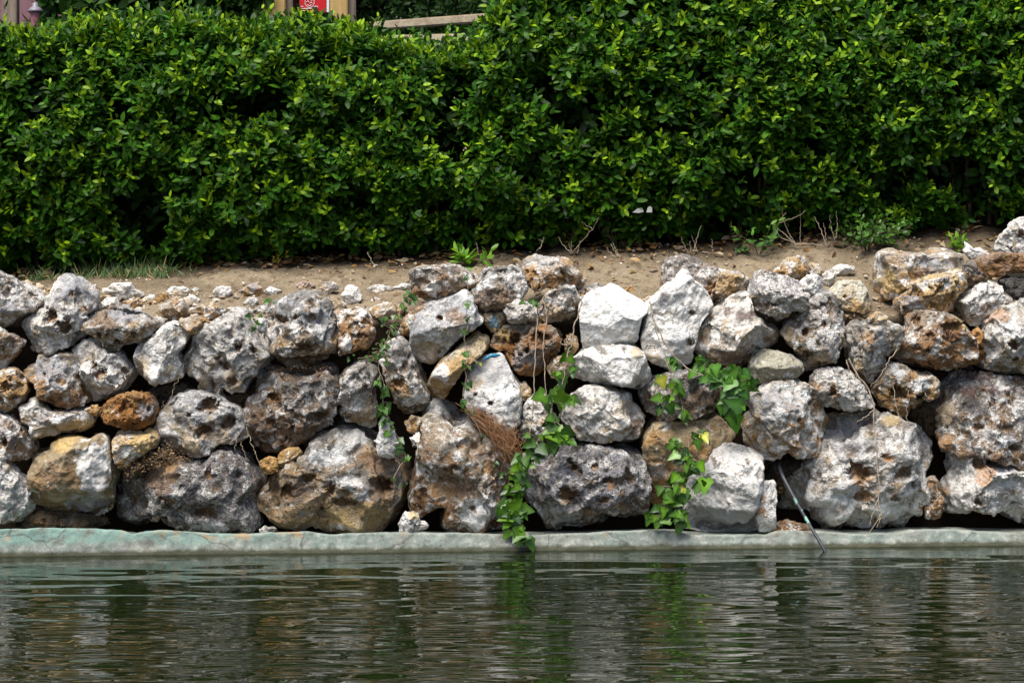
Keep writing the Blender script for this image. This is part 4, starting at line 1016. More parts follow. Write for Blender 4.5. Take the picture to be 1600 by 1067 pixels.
CREEP_G = ((.018, .060, .008), (.060, .145, .018))
climber('creeper', 'small leaved dark green creeper trailing down left of the tall pitted leaning rock', 'creeper',
        [(640, 452), (630, 480), (616, 506), (600, 534), (592, 566), (596, 600), (600, 640), (614, 670), (628, 694), (634, 716)],
        [(640, 458, 9, 10, .9), (628, 476, 8, 8, .9), (646, 470, 6, 5, .8), (610, 508, 14, 14, .75), (622, 492, 9, 6, .8), (598, 536, 10, 10, .8), (580, 556, 12, 10, .7), (598, 558, 9, 8, .8), (590, 596, 7, 6, 1.3), (598, 612, 7, 7, 1.3), (598, 634, 8, 8, 1.35), (604, 652, 9, 8, 1.15),
         (610, 672, 8, 6, 1.1), (626, 694, 6, 4, 1.4), (636, 716, 7, 3, 1.4), (622, 752, 10, 4, .7), (556, 556, 10, 5, .6)], .038, CREEP_G, heart=True, seed=4, dy=-.02, stem_r=.0018)
climber('creeper', 'thin sparse creeper hanging between the slate grey slab and the skull-like rock', 'creeper',
        [(734, 466), (730, 500), (727, 530), (728, 560), (726, 600), (724, 632), (734, 650)],
        [(726, 438, 5, 2, .8), (732, 474, 5, 4, .8), (727, 497, 4, 2, .9), (726, 518, 4, 3, 1), (727, 552, 5, 4, 1.1), (728, 568, 4, 3, 1), (727, 602, 5, 4, 1), (724, 630, 6, 4, 1), (736, 642, 6, 3, .8), (750, 567, 5, 2, .7), (752, 672, 8, 3, .7), (786, 742, 6, 3, .7), (774, 726, 6, 2, .8), (826, 470, 7, 4, 1.0), (838, 472, 5, 3, 1)], .038, CREEP_G, seed=5, dy=-.05, stem_r=.0014)
climber('creeper', 'few dark leaves growing between the porous rock and the craggy boulder', 'creeper',
        [(424, 474), (412, 486), (400, 498), (398, 508)],
        [(422, 468, 5, 4, .9), (408, 490, 6, 5, 1.1), (398, 505, 5, 4, .9), (390, 492, 5, 3, .8)], .038, CREEP_G, seed=6, dy=-.01, stem_r=.0014)

# hanging roots, one thing each
def root_line(name, label, path, r0, r1=None, dy=-0.08, branches=(), wob=.010, mat=None, cat_='root', group=None):
    p0 = face_pt(path[0][0], path[0][1], dy)
    lines = []
    for pth, f in [(path, 1.0)] + [(b, .7) for b in branches]:
        Q = smooth_line([face_pt(a, b, dy) for a, b in pth], 10 * len(pth), wob)
        lines.append((Q - p0, np.linspace(r0 * f, (r1 or r0 * .5) * f, len(Q))))
    o = link(name, tubes_mesh(name, lines, 6), mat or M_TWIG)
    o.location = p0
    return tag(o, label, cat_, group)
ROOTS = 'pale roots and dry vines hanging on the wall'
root_line('hanging_root', 'pale root hanging straight over the rusty hollow rock, left of a pair', [(842, 470), (840, 492), (837, 540), (835, 590), (832, 640), (826, 700)], .0038, .0018, dy=-.10, group=ROOTS)
root_line('hanging_root', 'pale root hanging straight over the rusty hollow rock, right of a pair', [(850, 462), (854, 500), (849, 540), (851, 580), (853, 606), (851, 634)], .0033, .0016, dy=-.10, group=ROOTS)
root_line('hanging_root', 'curved pale root dropping along the left edge of the white painted rock', [(912, 462), (902, 490), (896, 515), (894, 535), (886, 560), (878, 600)], .0040, .0022, dy=-.09, branches=([(896, 530), (884, 541), (876, 536), (878, 528)],), group=ROOTS)
root_line('dry_vine', 'bare brown vine crossing the pointed white grey rock diagonally', [(1014, 472), (1022, 500), (1036, 530), (1056, 562), (1076, 576), (1100, 588)], .0040, .0026, dy=-.12, branches=([(1020, 500), (1034, 545), (1046, 570), (1052, 586)],), group=ROOTS)
root_line('hanging_root', 'long forked pale root trailing down the huge hollow boulder', [(1326, 560), (1342, 588), (1358, 606), (1366, 632), (1368, 670), (1371, 720), (1374, 770), (1374, 806), (1366, 822), (1356, 834)], .0048, .0017, dy=-.11,
          branches=([(1322, 562), (1330, 580), (1346, 596)], [(1366, 640), (1350, 652), (1340, 660)], [(1404, 538), (1392, 560), (1378, 584), (1360, 604)], [(1372, 780), (1364, 800), (1360, 820)], [(1374, 790), (1376, 810), (1371, 824)]), group=ROOTS)
root_line('hanging_root', 'fine hair-like root before the ragged cream rock', [(1392, 592), (1400, 628), (1406, 660), (1408, 690), (1404, 712)], .0022, .0010, dy=-.11, branches=([(1420, 612), (1418, 640), (1415, 670), (1408, 700)],), group=ROOTS)
root_line('dry_straw', 'pale dry straw slanting across the gap under the dark brownish block', [(386, 668), (392, 690), (400, 712), (406, 728)], .0020, .0012, dy=-.02, branches=([(371, 676), (369, 692), (366, 706)], [(376, 690), (382, 708), (388, 722)]), cat_='straw')
root_line('dry_straw', 'fine dry grass stalk standing above the round rock with three caverns', [(262, 636), (268, 616), (274, 602), (281, 588)], .0014, .0008, dy=-.03, branches=([(246, 660), (252, 638), (256, 626)],), cat_='straw')
root_line('dry_vine', 'thin dark stem rising between the wedge boulder and the leaning boulder', [(640, 800), (638, 770), (646, 730), (654, 700), (659, 676)], .0026, .0014, dy=-.03, mat=M_STEM, branches=([(642, 800), (640, 760), (634, 735), (630, 715)],), cat_='vine')

# ------------------------------------------------------------------ black pipe leaning out of the wall into the water
def build_pipe():
    m, t, b = new_mat('chipped_black_pipe')
    g = N(t, 'ShaderNodeNewGeometry'); n = noise(t, g.outputs['Position'], 30, 5, .6)
    sp = N(t, 'ShaderNodeSeparateXYZ'); t.links.new(g.outputs['Position'], sp.inputs[0])
    band = mth(t, 'MULTIPLY', ramp(t, sp.outputs['Z'], .08, .12), ramp(t, sp.outputs['Z'], .26, .20))
    t.links.new(mix(t, mth(t, 'MULTIPLY', ramp(t, n, .52, .56), band), (.022, .025, .031), (.20, .38, .32)), b.inputs['Base Color'])
    b.inputs['Roughness'].default_value = .5
    P = [face_pt(1216, 722, .18), face_pt(1222, 742, .02), face_pt(1240, 776, -.04), face_pt(1262, 815, -.09), at(1285, 853, yw(1285) - .12) - np.array([0, 0, .0]), at(1292, 866, yw(1285) - .14)]
    Q = smooth_line(P, 40)
    r = np.linspace(.0100, .0078, 40)
    p0 = Q[0].copy()
    o = link('black_pipe', tubes_mesh('black_pipe', [(Q - p0, r)], 12), m)
    o.location = p0
    tag(o, 'thin black pipe with chipped mint paint slanting from the wall into the water', 'pipe')
build_pipe()

# blue tape on the skull-like rock
def build_tape():
    m, t, b = new_mat('blue_plastic'); b.inputs['Base Color'].default_value = (.03, .17, .28, 1); b.inputs['Roughness'].default_value = .4
    P = [face_pt(755, 562, -.02), face_pt(763, 557, -.035), face_pt(772, 555, -.035), face_pt(782, 555, -.02)]
    Q = smooth_line(P, 14, .004)
    V, F = [], []
    for i, q in enumerate(Q):
        wd = .008 * math.sin(math.pi * (i + .6) / 14.2) + .002
        for dy_, dz in ((-.010, wd), (-.013, -wd), (.006, -wd), (.008, wd)):
            V.append(q + np.array([0, dy_, dz]))
    for i in range(13):
        for k in range(4):
            F.append((i * 4 + k, i * 4 + (k + 1) % 4, (i + 1) * 4 + (k + 1) % 4, (i + 1) * 4 + k))
    p0 = Q[0].copy()
    o = link('plastic_strip', mesh_np('plastic_strip', np.array(V) - p0, np.array(F)), m); o.location = p0
    tag(o, 'strip of torn blue plastic on top of the skull-like rock', 'plastic strip')
build_tape()

# ------------------------------------------------------------------ plants on the path
def seedling(name, label, px, py, h, spread, nsh, nl, L, Wf, cols, cnew, pnew=.6, seed=0, cat_='plant', mat=None, foot=None):
    rs = np.random.default_rng(800 + seed)
    p0 = hit_ground(px, py) if foot is None else np.array(foot)
    root = empty(name, p0); tag(root, label, cat_)
    ang = rs.uniform(0, 6.28, nsh); rr = spread * np.sqrt(rs.uniform(0, 1, nsh))
    base = np.stack([np.cos(ang) * rr * .5, np.sin(ang) * rr * .35, rs.uniform(0, .35, nsh) * h], 1)
    ax = np.stack([np.cos(ang) * rr / spread * .8, np.sin(ang) * rr / spread * .5 - .15, rs.uniform(.5, 1.1, nsh)], 1)
    parts = shoots(base, ax, nl, h * rs.uniform(.5, .95, nsh), L, L * Wf, cols, cnew, pnew, rs, (70, 30))
    link('foliage', leaves_mesh('foliage', *parts, rs=rs), mat or M_WEED, root)
    lines = []
    for i in range(nsh):
        e = base[i] + _nz(ax[i:i + 1])[0] * h * .6
        lines.append((smooth_line([(0, 0, -.02), base[i] * .7, e], 8), np.linspace(.003, .0012, 8)))
    link('stem', tubes_mesh('stem', lines, 5), M_STEM, root)
    return root
BR = ((.10, .27, .02), (.20, .42, .04))
seedling('leafy_seedling', 'bright light green seedling standing behind the brown grey knobbly rock', 735, 418, .10, .13, 8, 6, .085, .40, BR, (.27, .47, .05), .5, 1)
seedling('weed', 'bright green weed beside the small white stone at the right', 1490, 392, .09, .08, 6, 6, .05, .5, BR, (.25, .45, .05), .5, 2)
seedling('weed', 'two broad pale green leaves over the small white stone at the right', 1512, 390, .08, .05, 3, 3, .06, .5, BR, (.25, .45, .05), .5, 3)
seedling('low_shrub', 'low small leaved shrub spreading at the hedge foot on the right', 1355, 390, .20, .36, 46, 8, .042, .55, ((.035, .11, .012), (.08, .20, .02)), (.13, .28, .03), .35, 4, 'shrub')
seedling('yellow_seedling', 'small yellowish seedling at the hedge foot near dry sticks', 888, 392, .20, .06, 8, 6, .034, .6, ((.20, .25, .03), (.36, .34, .05)), (.42, .38, .06), .5, 5)
seedling('yellow_seedling', 'tiny yellow shoot at the hedge foot on the left', 441, 416, .08, .035, 4, 6, .026, .6, ((.35, .36, .03), (.5, .45, .04)), (.55, .5, .04), .6, 6)
seedling('leafy_seedling', 'young laurel with a thin bare trunk before the dry twigs', 1185, 396, .22, .15, 6, 6, .065, .42, ((.035, .11, .012), (.08, .21, .02)), (.17, .34, .03), .4, 7)
seedling('leafy_seedling', 'drooping laurel seedling at the hedge foot under the pale scrap', 965, 392, .20, .20, 12, 6, .06, .42, ((.03, .09, .012), (.06, .16, .02)), (.12, .25, .03), .3, 8)
seedling('weed', 'tuft of low leaves hugging the soil left of the young laurel', 1155, 396, .035, .09, 6, 5, .035, .5, ((.05, .12, .03), (.09, .17, .05)), (.12, .2, .05), .3, 9)

def build_grass():
    rs = np.random.default_rng(77)
    n = 1250
    px = np.concatenate([rs.normal(205, 36, 850), rs.uniform(25, 265, 400)])
    py = np.where(px > 140, rs.uniform(414, 440, n), rs.uniform(424, 446, n))
    base = np.array([hit_ground(a, b - 3) for a, b in zip(px, py)])
    d = np.stack([rs.normal(0, .5, n), rs.normal(-.1, .35, n), np.ones(n)], 1)
    nn = np.stack([rs.normal(0, .6, n), -np.ones(n), rs.normal(0.3, .2, n)], 1)
    L = rs.uniform(.025, .075, n) * np.where(rs.uniform(0, 1, n) < .12, 1.7, 1)
    w_ = rs.uniform(0, 1, (n, 1))
    col = np.array([[.025, .080, .016]]) * (1 - w_) + np.array([[.095, .16, .04]]) * w_
    dry = rs.uniform(0, 1, n) < .14
    col[dry] = np.array([.36, .29, .15])
    me = leaves_mesh('grass', base, d, nn, L, L * 0 + .0045, col, curl=.35, rs=rs)
    o = link('grass', me, M_WEED)
    o['kind'] = 'stuff'; tag(o, 'short green and straw coloured grass on the path edge at the left', 'grass')
build_grass()

def build_litter():
    rs = np.random.default_rng(78)
    n = 1700
    px = rs.uniform(-150, 1750, n)
    x = (px - 800) * KPX * 1.13
    Y = 1.62 - np.abs(rs.normal(0, .13, n)) + .05
    k = rs.uniform(0, 1, n) < .10
    Y[k] = rs.uniform(.5, 1.6, k.sum())
    clump = fbm(np.stack([x * 2, Y * 2, x * 0], 1), 3, 131)
    keep = clump > -.15
    x, Y = x[keep], Y[keep]; n = len(x)
    base = np.stack([x, Y, gz(x, Y) + .012 + rs.uniform(0, .016, n)], 1)
    a = rs.uniform(0, 6.28, n)
    d = np.stack([np.cos(a), np.sin(a), rs.normal(0, .25, n)], 1)
    nn = np.stack([rs.normal(0, .5, n), rs.normal(-.3, .5, n), np.ones(n)], 1)
    L = rs.uniform(.025, .06, n)
    pal = np.array([[.30, .15, .05], [.20, .10, .045], [.38, .24, .09], [.13, .07, .035], [.42, .33, .20], [.24, .14, .07]])
    col = pal[rs.integers(0, 6, n)] * rs.uniform(.7, 1.2, (n, 1))
    o = link('fallen_leaves', leaves_mesh('fallen_leaves', base, d, nn, L, L * .45, col, curl=.3, rs=rs), M_WEED)
    o['kind'] = 'stuff'; tag(o, 'brown and ochre fallen leaves along the hedge foot', 'leaf litter')
build_litter()

def pebbles(name, label, pos, sz, cols, seed):
    rs = np.random.default_rng(seed)
    bm = bmesh.new(); bmesh.ops.create_icosphere(bm, subdivisions=2, radius=1)
    T = np.array([v.co[:] for v in bm.verts]); TF = np.array([[v.index for v in f.verts] for f in bm.faces]); bm.free()
    k = len(pos)
    P = T[None] * np.ones((k, 1, 1))
    for _ in range(5):                            # knock flat chips off each pebble
        nn = rs.normal(size=(k, 3)); nn /= np.linalg.norm(nn, axis=1)[:, None]
        pr = (P * nn[:, None]).sum(-1)
        P = P - np.maximum(pr - rs.uniform(.35, .75, (k, 1)), 0)[..., None] * nn[:, None]
    a = rs.uniform(0, 6.28, k)
    P = P * np.stack([rs.uniform(.8, 1.4, k), rs.uniform(.8, 1.3, k), rs.uniform(.45, .9, k)], 1)[:, None]
    P = np.stack([P[..., 0] * np.cos(a)[:, None] - P[..., 1] * np.sin(a)[:, None], P[..., 0] * np.sin(a)[:, None] + P[..., 1] * np.cos(a)[:, None], P[..., 2]], -1)
    P = P * sz[:, None, None] + pos[:, None]
    F = (TF[None] + (np.arange(k) * len(T))[:, None, None]).reshape(-1, 3)
    me = mesh_np(name, P.reshape(-1, 3), F, smooth=False)
    c = np.ones((k, len(T), 4)); c[..., :3] = cols[:, None]
    set_col(me, 'lc', c.reshape(-1, 4))
    m, t, b = new_mat(name + '_stone')
    t.links.new(attr(t, 'lc', 'GEOMETRY', 'Color'), b.inputs['Base Color']); b.inputs['Roughness'].default_value = .9
    o = link(name, me, m); o['kind'] = 'stuff'; tag(o, label, 'gravel')

def build_gravel():
    rs = np.random.default_rng(79)
    n = 4200
    x = rs.uniform(-3.4, 3.4, n)
    Y = rs.uniform(.35, 1.6, n)
    px = px_of(x, Y)
    dens = np.where(Y < .95, np.where((px > 100) & (px < 660), 1.0, .35), .22)
    k = (rs.uniform(0, 1, n) < dens) & (Y > yw(px) + .36)
    x, Y = x[k], Y[k]; n = len(x)
    pos = np.stack([x, Y, gz(x, Y) + .004], 1)
    sz = rs.uniform(.003, .008, n) * np.where(rs.uniform(0, 1, n) < .12, 2.2, 1)
    left = (px_of(x, Y) > 110) & (px_of(x, Y) < 640) & (Y < .95)
    sz = sz * np.where(left & (rs.uniform(0, 1, n) < .30), 2.4, 1)
    pal = np.array([[.60, .55, .46], [.45, .36, .24], [.38, .24, .12], [.30, .24, .18]])
    pebbles('gravel', 'small pale chips and pebbles scattered over the earth ledge and path', pos, sz, pal[rs.integers(0, 4, n)] * rs.uniform(.7, 1.1, (n, 1)), 5)
    # rubble on the shoulder of the huge dark block and in crevices
    P = []
    for (ax_, ay_, bx_, by_, cnt, r, dy_) in ((196, 738, 268, 704, 900, 13, .08), (240, 716, 300, 716, 300, 8, .09), (560, 556, 590, 556, 60, 8, .16), (575, 700, 628, 720, 50, 10, .05), (1330, 500, 1370, 492, 110, 10, .22),
                                         (168, 700, 182, 730, 40, 6, .08), (150, 676, 176, 690, 30, 6, .14), (444, 578, 520, 576, 60, 5, .10)):
        for _ in range(cnt):
            s = rs.uniform(0, 1)
            P.append(face_pt(ax_ + (bx_ - ax_) * s + rs.normal(0, r * .5), ay_ + (by_ - ay_) * s + rs.normal(0, r * .5), dy_ + rs.uniform(-.05, .10)))
    P = np.array(P); n = len(P)
    pal = np.array([[.22, .125, .06], [.17, .10, .05], [.30, .20, .10], [.13, .09, .055]])
    pebbles('rubble', 'brown crumbled rubble filling crevices above the huge dark grey block', P, rs.uniform(.0022, .0065, n) * np.where(rs.uniform(0, 1, n) < .1, 1.8, 1), pal[rs.integers(0, 4, n)] * rs.uniform(.45, 1.1, (n, 1)), 6)
build_gravel()

def build_needles():
    rs = np.random.default_rng(80)
    lines = []
    for k in range(420):
        s = rs.uniform(0, 1) ** .7
        ax_ = np.interp(s, [0, .35, .7, 1], [736, 760, 784, 800]) + rs.normal(0, 5 + 6 * s)
        ay_ = np.interp(s, [0, .35, .7, 1], [640, 660, 684, 706]) + rs.normal(0, 4 + 9 * s)
        a = math.radians(rs.normal(40 + 25 * s, 16 + 26 * s)); l = rs.uniform(10, 40)
        b_ = rs.normal(0, 5)
        dy_ = rs.uniform(-.06, .07)
        p = [face_pt(ax_ - math.cos(a) * l * .5, ay_ - math.sin(a) * l * .5, dy_ + .02), face_pt(ax_ + b_ * math.sin(a), ay_ - b_ * math.cos(a), dy_ - .02), face_pt(ax_ + math.cos(a) * l * .5, ay_ + math.sin(a) * l * .5, dy_)]
        lines.append((smooth_line(p, 7), .0010))
    o = link('pine_needles', tubes_mesh('pine_needles', lines, 4), M_STRAW)
    o['kind'] = 'stuff'; tag(o, 'heap of rust brown dry needles below the skull-like rock', 'dry needles')
build_needles()

# dry twigs standing at the hedge foot
TW = 'dry twigs at the hedge foot'
def twig(label, path, r=.0035, branches=(), Y=1.42):
    lines = []
    p0 = at(path[0][0], path[0][1], Y)
    for pth, f in [(path, 1)] + [(b, .7) for b in branches]:
        Q = smooth_line([at(a, b, Y) for a, b in pth], 8 * len(pth), .006)
        lines.append((Q - p0, np.linspace(r * f, r * f * .45, len(Q))))
    o = link('dry_twig', tubes_mesh('dry_twig', lines, 6), M_TWIG); o.location = p0
    tag(o, label, 'twig', TW)
twig('bent dry twigs leaning left in a fan beside the low shrub', [(1244, 384), (1226, 366), (1208, 352)], .004, ([(1244, 384), (1232, 364), (1222, 340), (1222, 326)], [(1240, 380), (1220, 372), (1206, 350)], [(1208, 352), (1226, 345), (1252, 336), (1258, 328)], [(1222, 340), (1228, 332)]))
twig('dry twig lying flat on the soil left of the low shrub', [(1242, 383), (1262, 381), (1276, 382), (1288, 386)], .004)
twig('two thin upright dry stems just left of the low shrub', [(1291, 384), (1284, 362), (1272, 338)], .0035, ([(1291, 384), (1290, 364), (1286, 348)], [(1306, 372), (1308, 352), (1307, 330)], [(1304, 374), (1298, 356), (1297, 336)]))
twig('single upright dry stem behind the leaning fan of twigs', [(1250, 380), (1251, 360), (1250, 322)], .003, Y=1.5)
twig('bundle of dry stems rising beside the yellowish seedling', [(893, 396), (880, 384), (872, 370)], .003, ([(893, 396), (888, 380)], [(893, 396), (892, 376)], [(902, 396), (906, 376)], [(893, 396), (908, 378), (926, 358), (935, 340)], [(926, 358), (916, 352), (908, 346)]))
twig('short dry sticks splayed on the soil right of the yellowish seedling', [(970, 405), (962, 394), (954, 382)], .004, ([(962, 403), (954, 396), (948, 388)], [(970, 404), (962, 388), (957, 380)]))
twig('loose pale stick stuck in the soil at the left', [(584, 414), (579, 404), (574, 394)], .003, Y=1.30)
twig('forked dry stems below the dark hollow in the middle of the hedge', [(1084, 396), (1088, 374), (1096, 352)], .003, ([(1074, 394), (1068, 380), (1064, 370)], [(1080, 396), (1078, 376)], [(1090, 394), (1084, 376), (1080, 368)]))
twig('dry stick with a crossing stem right of the forked dry stems', [(1098, 394), (1112, 396), (1128, 398)], .0035, ([(1114, 396), (1113, 384), (1112, 374)],))
twig('bare forked twig at the hedge foot above the peach topped rock', [(844, 388), (848, 378), (850, 370)], .003, ([(848, 378), (842, 374)], [(844, 388), (838, 392)]))
twig('short bare stems below the gap left of the leafy seedling', [(748, 398), (746, 388), (744, 378)], .0025, ([(748, 398), (730, 398), (724, 384)], [(748, 398), (770, 400), (790, 396)]))

# pale scrap caught in the hedge
def build_scrap():
    m, t, b = new_mat('white_paper'); b.inputs['Base Color'].default_value = (.50, .49, .47, 1); b.inputs['Roughness'].default_value = .8
    V, F = [], []
    for k, pl in enumerate((((988, 332), (996, 326), (1003, 325), (1006, 331), (998, 333)), ((1010, 332), (1012, 324), (1016, 322), (1019, 325), (1019, 332)))):
        o = len(V); n = len(pl)
        for Yo in (1.40, 1.412):
            for a, b_ in pl: V.append(at(a, b_, Yo + .004 * ((a + b_) % 3)))
        F.append([o + i for i in range(n)]); F.append([o + n + i for i in range(n)][::-1])
        for i in range(n): F.append([o + i, o + (i + 1) % n, o + n + (i + 1) % n, o + n + i][::-1])
    me = bpy.data.meshes.new('paper_scrap'); p0 = np.mean(V, axis=0)
    me.from_pydata([tuple(v - p0) for v in V], [], F); me.update()
    o = link('paper_scrap', me, m); o.location = p0
    tag(o, 'crumpled white paper scrap caught low in the hedge', 'paper')
build_scrap()

# ------------------------------------------------------------------ what shows above the hedge
def box(name, mat, c, s, parent=None, bev=.006):
    bm = bmesh.new(); bmesh.ops.create_cube(bm, size=1)
    for v in bm.verts: v.co = Vector((v.co.x * s[0], v.co.y * s[1], v.co.z * s[2]))
    if bev: bmesh.ops.bevel(bm, geom=bm.edges[:], offset=bev, segments=2, affect='EDGES')
    me = bpy.data.meshes.new(name); bm.to_mesh(me); bm.free()
    o = link(name, me, mat, parent); o.location = c
    return o
M_WOOD = simple_mat('weathered_timber', (.42, .27, .09), (.56, .38, .16), 9, .75, .4, .004, stretch=(6, 6, .5))
M_WOOD2 = simple_mat('grey_timber', (.16, .12, .09), (.28, .22, .17), 9, .8, .4, .004, stretch=(6, 6, .5))
M_MAROON = simple_mat('maroon_boards', (.045, .008, .010), (.075, .014, .016), 12, .7)
M_CREAM = simple_mat('cream_render', (.50, .41, .28), (.58, .49, .35), 8, .85)
M_CAP = simple_mat('stone_coping', (.30, .23, .15), (.50, .42, .30), 24, .85)
def bgx(px, Y): return (px - 800) * KPX * (Y + CAMD) / CAMD
def bgz(py, Y): return CAMH - (py - HORIZ) * KPX * (Y + CAMD) / CAMD

def build_kiosk():
    Y = 3.4
    root = empty('wooden_kiosk', (bgx(480, Y), Y, 1.3)); r0 = np.array(root.location)
    tag(root, 'timber kiosk with two yellow brown posts and dark maroon boarding behind the hedge', 'kiosk')
    def lc(px, Y_, z): return (bgx(px, Y_) - r0[0], Y_ - r0[1], z - r0[2])
    for a, b_ in ((411, 447), (516, 544)):
        box('post', M_WOOD, lc((a + b_) / 2, Y, 2.45), (bgx(b_, Y) - bgx(a, Y), .12, 2.5), root)
    box('post_face', M_WOOD2, lc(452, Y + .03, 2.45), (.05, .08, 2.46), root)
    box('post_face', M_WOOD2, lc(550, Y + .03, 2.45), (.05, .08, 2.46), root)
    box('back_panel', M_MAROON, lc(525, Y + .55, 2.4), (.62, .05, 2.4), root)
    box('roof', M_WOOD2, lc(490, Y + .2, 3.75), (1.1, 1.0, .08), root)
    # red sign hung between the posts
    Ys = 3.34
    m, t, b = new_mat('red_enamel'); b.inputs['Base Color'].default_value = (.55, .006, .012, 1); b.inputs['Roughness'].default_value = .4
    mw, t2, b2 = new_mat('white_enamel'); b2.inputs['Base Color'].default_value = (.75, .70, .70, 1); b2.inputs['Roughness'].default_value = .4
    x0, x1 = bgx(468, Ys), bgx(510, Ys); zt, zb = bgz(-34, Ys), bgz(20, Ys)
    sg = empty('red_sign', ((x0 + x1) / 2, Ys, (zt + zb) / 2)); c0 = np.array(sg.location)
    tag(sg, 'bright red sign with a white line drawing between the timber posts', 'sign')
    box('sign_board', m, (0, 0, 0), (x1 - x0, .012, zt - zb), sg, .002)
    box('sign_edge', mw, ((x1 - x0) / 2 + .010, 0, 0), (.016, .012, zt - zb), sg, .002)
    cx, cz = bgx(484, Ys) - c0[0], bgz(4, Ys) - c0[2]
    th = np.linspace(0, 2 * math.pi, 30)
    k = KPX * (Ys + CAMD) / CAMD
    lines = [(np.stack([cx + np.cos(th) * 7.2 * k, th * 0 - .009, cz + np.sin(th) * 8.5 * k], 1), .0022)]
    def seg(*pts): lines.append((smooth_line([(bgx(a, Ys) - c0[0], -.009, bgz(b_, Ys) - c0[2]) for a, b_ in pts], 10), .0020))
    seg((479, 4), (481, 2), (483, 4)); seg((484, 6), (486, 4), (488, 6)); seg((480, 8), (484, 10), (487, 8)); seg((484, -1), (486, 1)); seg((488, 1), (487, 3))
    seg((472, 14), (480, 14), (488, 14)); seg((473, 17.5), (479, 17), (481, 17.5)); seg((470, 10), (472, 12), (474, 10)); seg((490, 12), (494, 10), (497, 12))
    link('line_drawing', tubes_mesh('line_drawing', lines, 6), mw, sg)
build_kiosk()

def build_garden_wall():
    Y = 3.0
    x0, x1 = bgx(556, Y), bgx(790, Y); zt = bgz(35, Y)
    root = empty('garden_wall', ((x0 + x1) / 2, Y, 1.3)); r0 = np.array(root.location)
    root.rotation_euler = (0, 0, 0)
    tag(root, 'low cream wall with a speckled stone coping seen over the dip in the hedge', 'wall')
    L = x1 - x0
    tilt = math.atan2(bgz(27, Y) - bgz(41, Y), bgx(752, Y) - bgx(565, Y))
    o = box('wall', M_CREAM, (0, 0, (zt - .03 - 1.2) / 2 + 1.2 - 1.3 - .03), (L, .16, zt - 1.26), root); o.rotation_euler = (0, -tilt * .3, 0)
    o = box('coping', M_CAP, (0, 0, zt - 1.3), (L + .04, .19, .052), root, .008); o.rotation_euler = (0, -tilt, 0)
build_garden_wall()

def build_lamp_and_post():
    Y = 3.2
    o = box('timber_post', M_WOOD2, (bgx(17, Y), Y, 2.3), (bgx(30, Y) - bgx(7, Y), .09, 2.2)); tag(o, 'grey brown timber post behind the hedge at the far left', 'post')
    m, t, b = new_mat('pink_paint'); b.inputs['Base Color'].default_value = (.34, .12, .15, 1); b.inputs['Roughness'].default_value = .5
    mg, t, b = new_mat('grey_metal'); b.inputs['Base Color'].default_value = (.17, .15, .18, 1); b.inputs['Roughness'].default_value = .5
    Y = 3.1
    root = empty('garden_lamp', (bgx(55, Y), Y, 1.3)); tag(root, 'small pink garden lamp with a flat grey cap at the far left', 'lamp')
    def lathe(name, mat, prof):
        n = 20; V, F = [], []
        for r, z in prof:
            for i in range(n): V.append((r * math.cos(i * 2 * math.pi / n), r * math.sin(i * 2 * math.pi / n), z - 1.3))
        for j in range(len(prof) - 1):
            for i in range(n): F.append((j * n + i, j * n + (i + 1) % n, (j + 1) * n + (i + 1) % n, (j + 1) * n + i))
        return link(name, mesh_np(name, np.array(V), np.array(F)), mat, root)
    zc = bgz(18, Y)
    lathe('lamp_post', m, [(.022, 1.25), (.022, zc - .17), (.026, zc - .16), (.028, zc - .02), (.03, zc), (0.001, zc)])
    lathe('lamp_cap', mg, [(.001, zc - .004), (.045, zc - .004), (.046, zc + .008), (.030, zc + .022), (.018, zc + .03), (.016, zc + .05), (.001, zc + .055)])
    m3 = simple_mat('pink_render', (.20, .10, .12), (.25, .13, .15), 6)
    o = box('pink_wall', m3, (bgx(60, 4.4), 4.4, 2.3), (bgx(100, 4.4) - bgx(-260, 4.4), .2, 2.4)); o.location.x = bgx(-70, 4.4)
    tag(o, 'faded pink wall glimpsed behind the grey brown timber post', 'wall')
build_lamp_and_post()

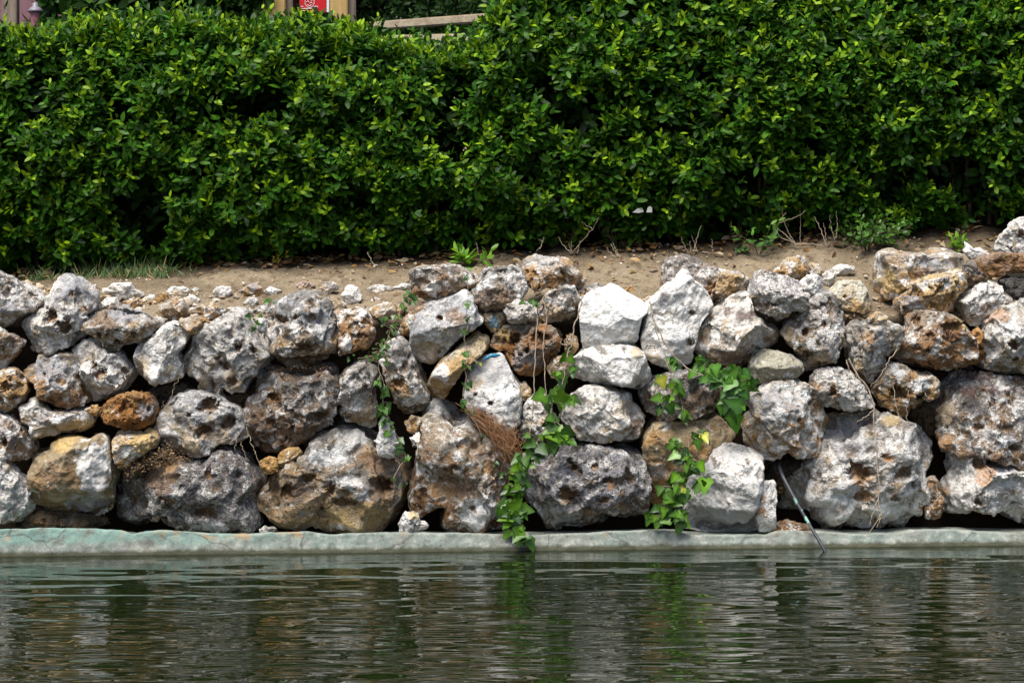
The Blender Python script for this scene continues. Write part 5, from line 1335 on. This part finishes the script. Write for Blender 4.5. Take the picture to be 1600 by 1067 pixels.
def back_shrub(label, px, Y, wx, h, dep, n, L, seed, cols=((.012, .034, .006), (.030, .080, .012))):
    rs = np.random.default_rng(900 + seed)
    x0 = bgx(px, Y); root = empty('background_shrub', (x0, Y, 1.3))
    tag(root, label, 'shrub', 'dark shrubs behind the hedge')
    u = rs.uniform(-1, 1, (n * 3, 3)); u = u[(np.abs(u) ** 3).sum(1) < 1][:n]; n = len(u)
    u[:, 1] = -np.abs(u[:, 1]) * rs.uniform(.4, 1, n)
    base = np.stack([u[:, 0] * wx / 2, u[:, 1] * dep / 2, h / 2 + u[:, 2] * h / 2], 1)
    base += 0.10 * np.stack([perlin(base * 2.5, 1), perlin(base * 2.5, 2), perlin(base * 2.5, 3)], 1)
    ax = np.stack([rs.normal(0, .5, n), -rs.uniform(.2, 1, n), rs.uniform(0, 1, n)], 1)
    link('foliage', leaves_mesh('foliage', *shoots(base, ax, 8, rs.uniform(.08, .2, n), L, L * .42, cols, (.07, .15, .02), .2, rs), rs=rs), M_HEDGE, root)
    lines = []
    for k in range(9):
        xx = rs.uniform(-.35, .35) * wx
        lines.append((smooth_line([(xx * .4, 0, -.1), (xx * .7, 0, h * .4), (xx, rs.normal(0, .1), h * .85)], 10), np.linspace(.02, .005, 10)))
    link('branches', tubes_mesh('branches', lines, 6), M_STEM, root)
back_shrub('dark large leaved shrub behind the hedge, left of the kiosk', 250, 3.6, 1.5, 2.1, 1.0, 1500, .12, 1)
back_shrub('dense dark small leaved shrub right behind the cream wall', 660, 4.0, 1.5, 2.3, 1.1, 2200, .05, 2)
back_shrub('tall dark shrub filling the view behind the kiosk', 470, 5.2, 2.4, 2.6, 1.2, 2000, .10, 3)
back_shrub('dark shrub behind the hedge right of the cream wall', 900, 4.6, 1.9, 2.6, 1.2, 1600, .10, 4)
back_shrub('dark shrub behind the hedge at the far left by the pink wall', -60, 5.6, 2.4, 2.6, 1.2, 1400, .10, 5)
back_shrub('dark shrub behind the right half of the hedge', 1330, 4.6, 3.0, 2.1, 1.2, 1600, .10, 6)
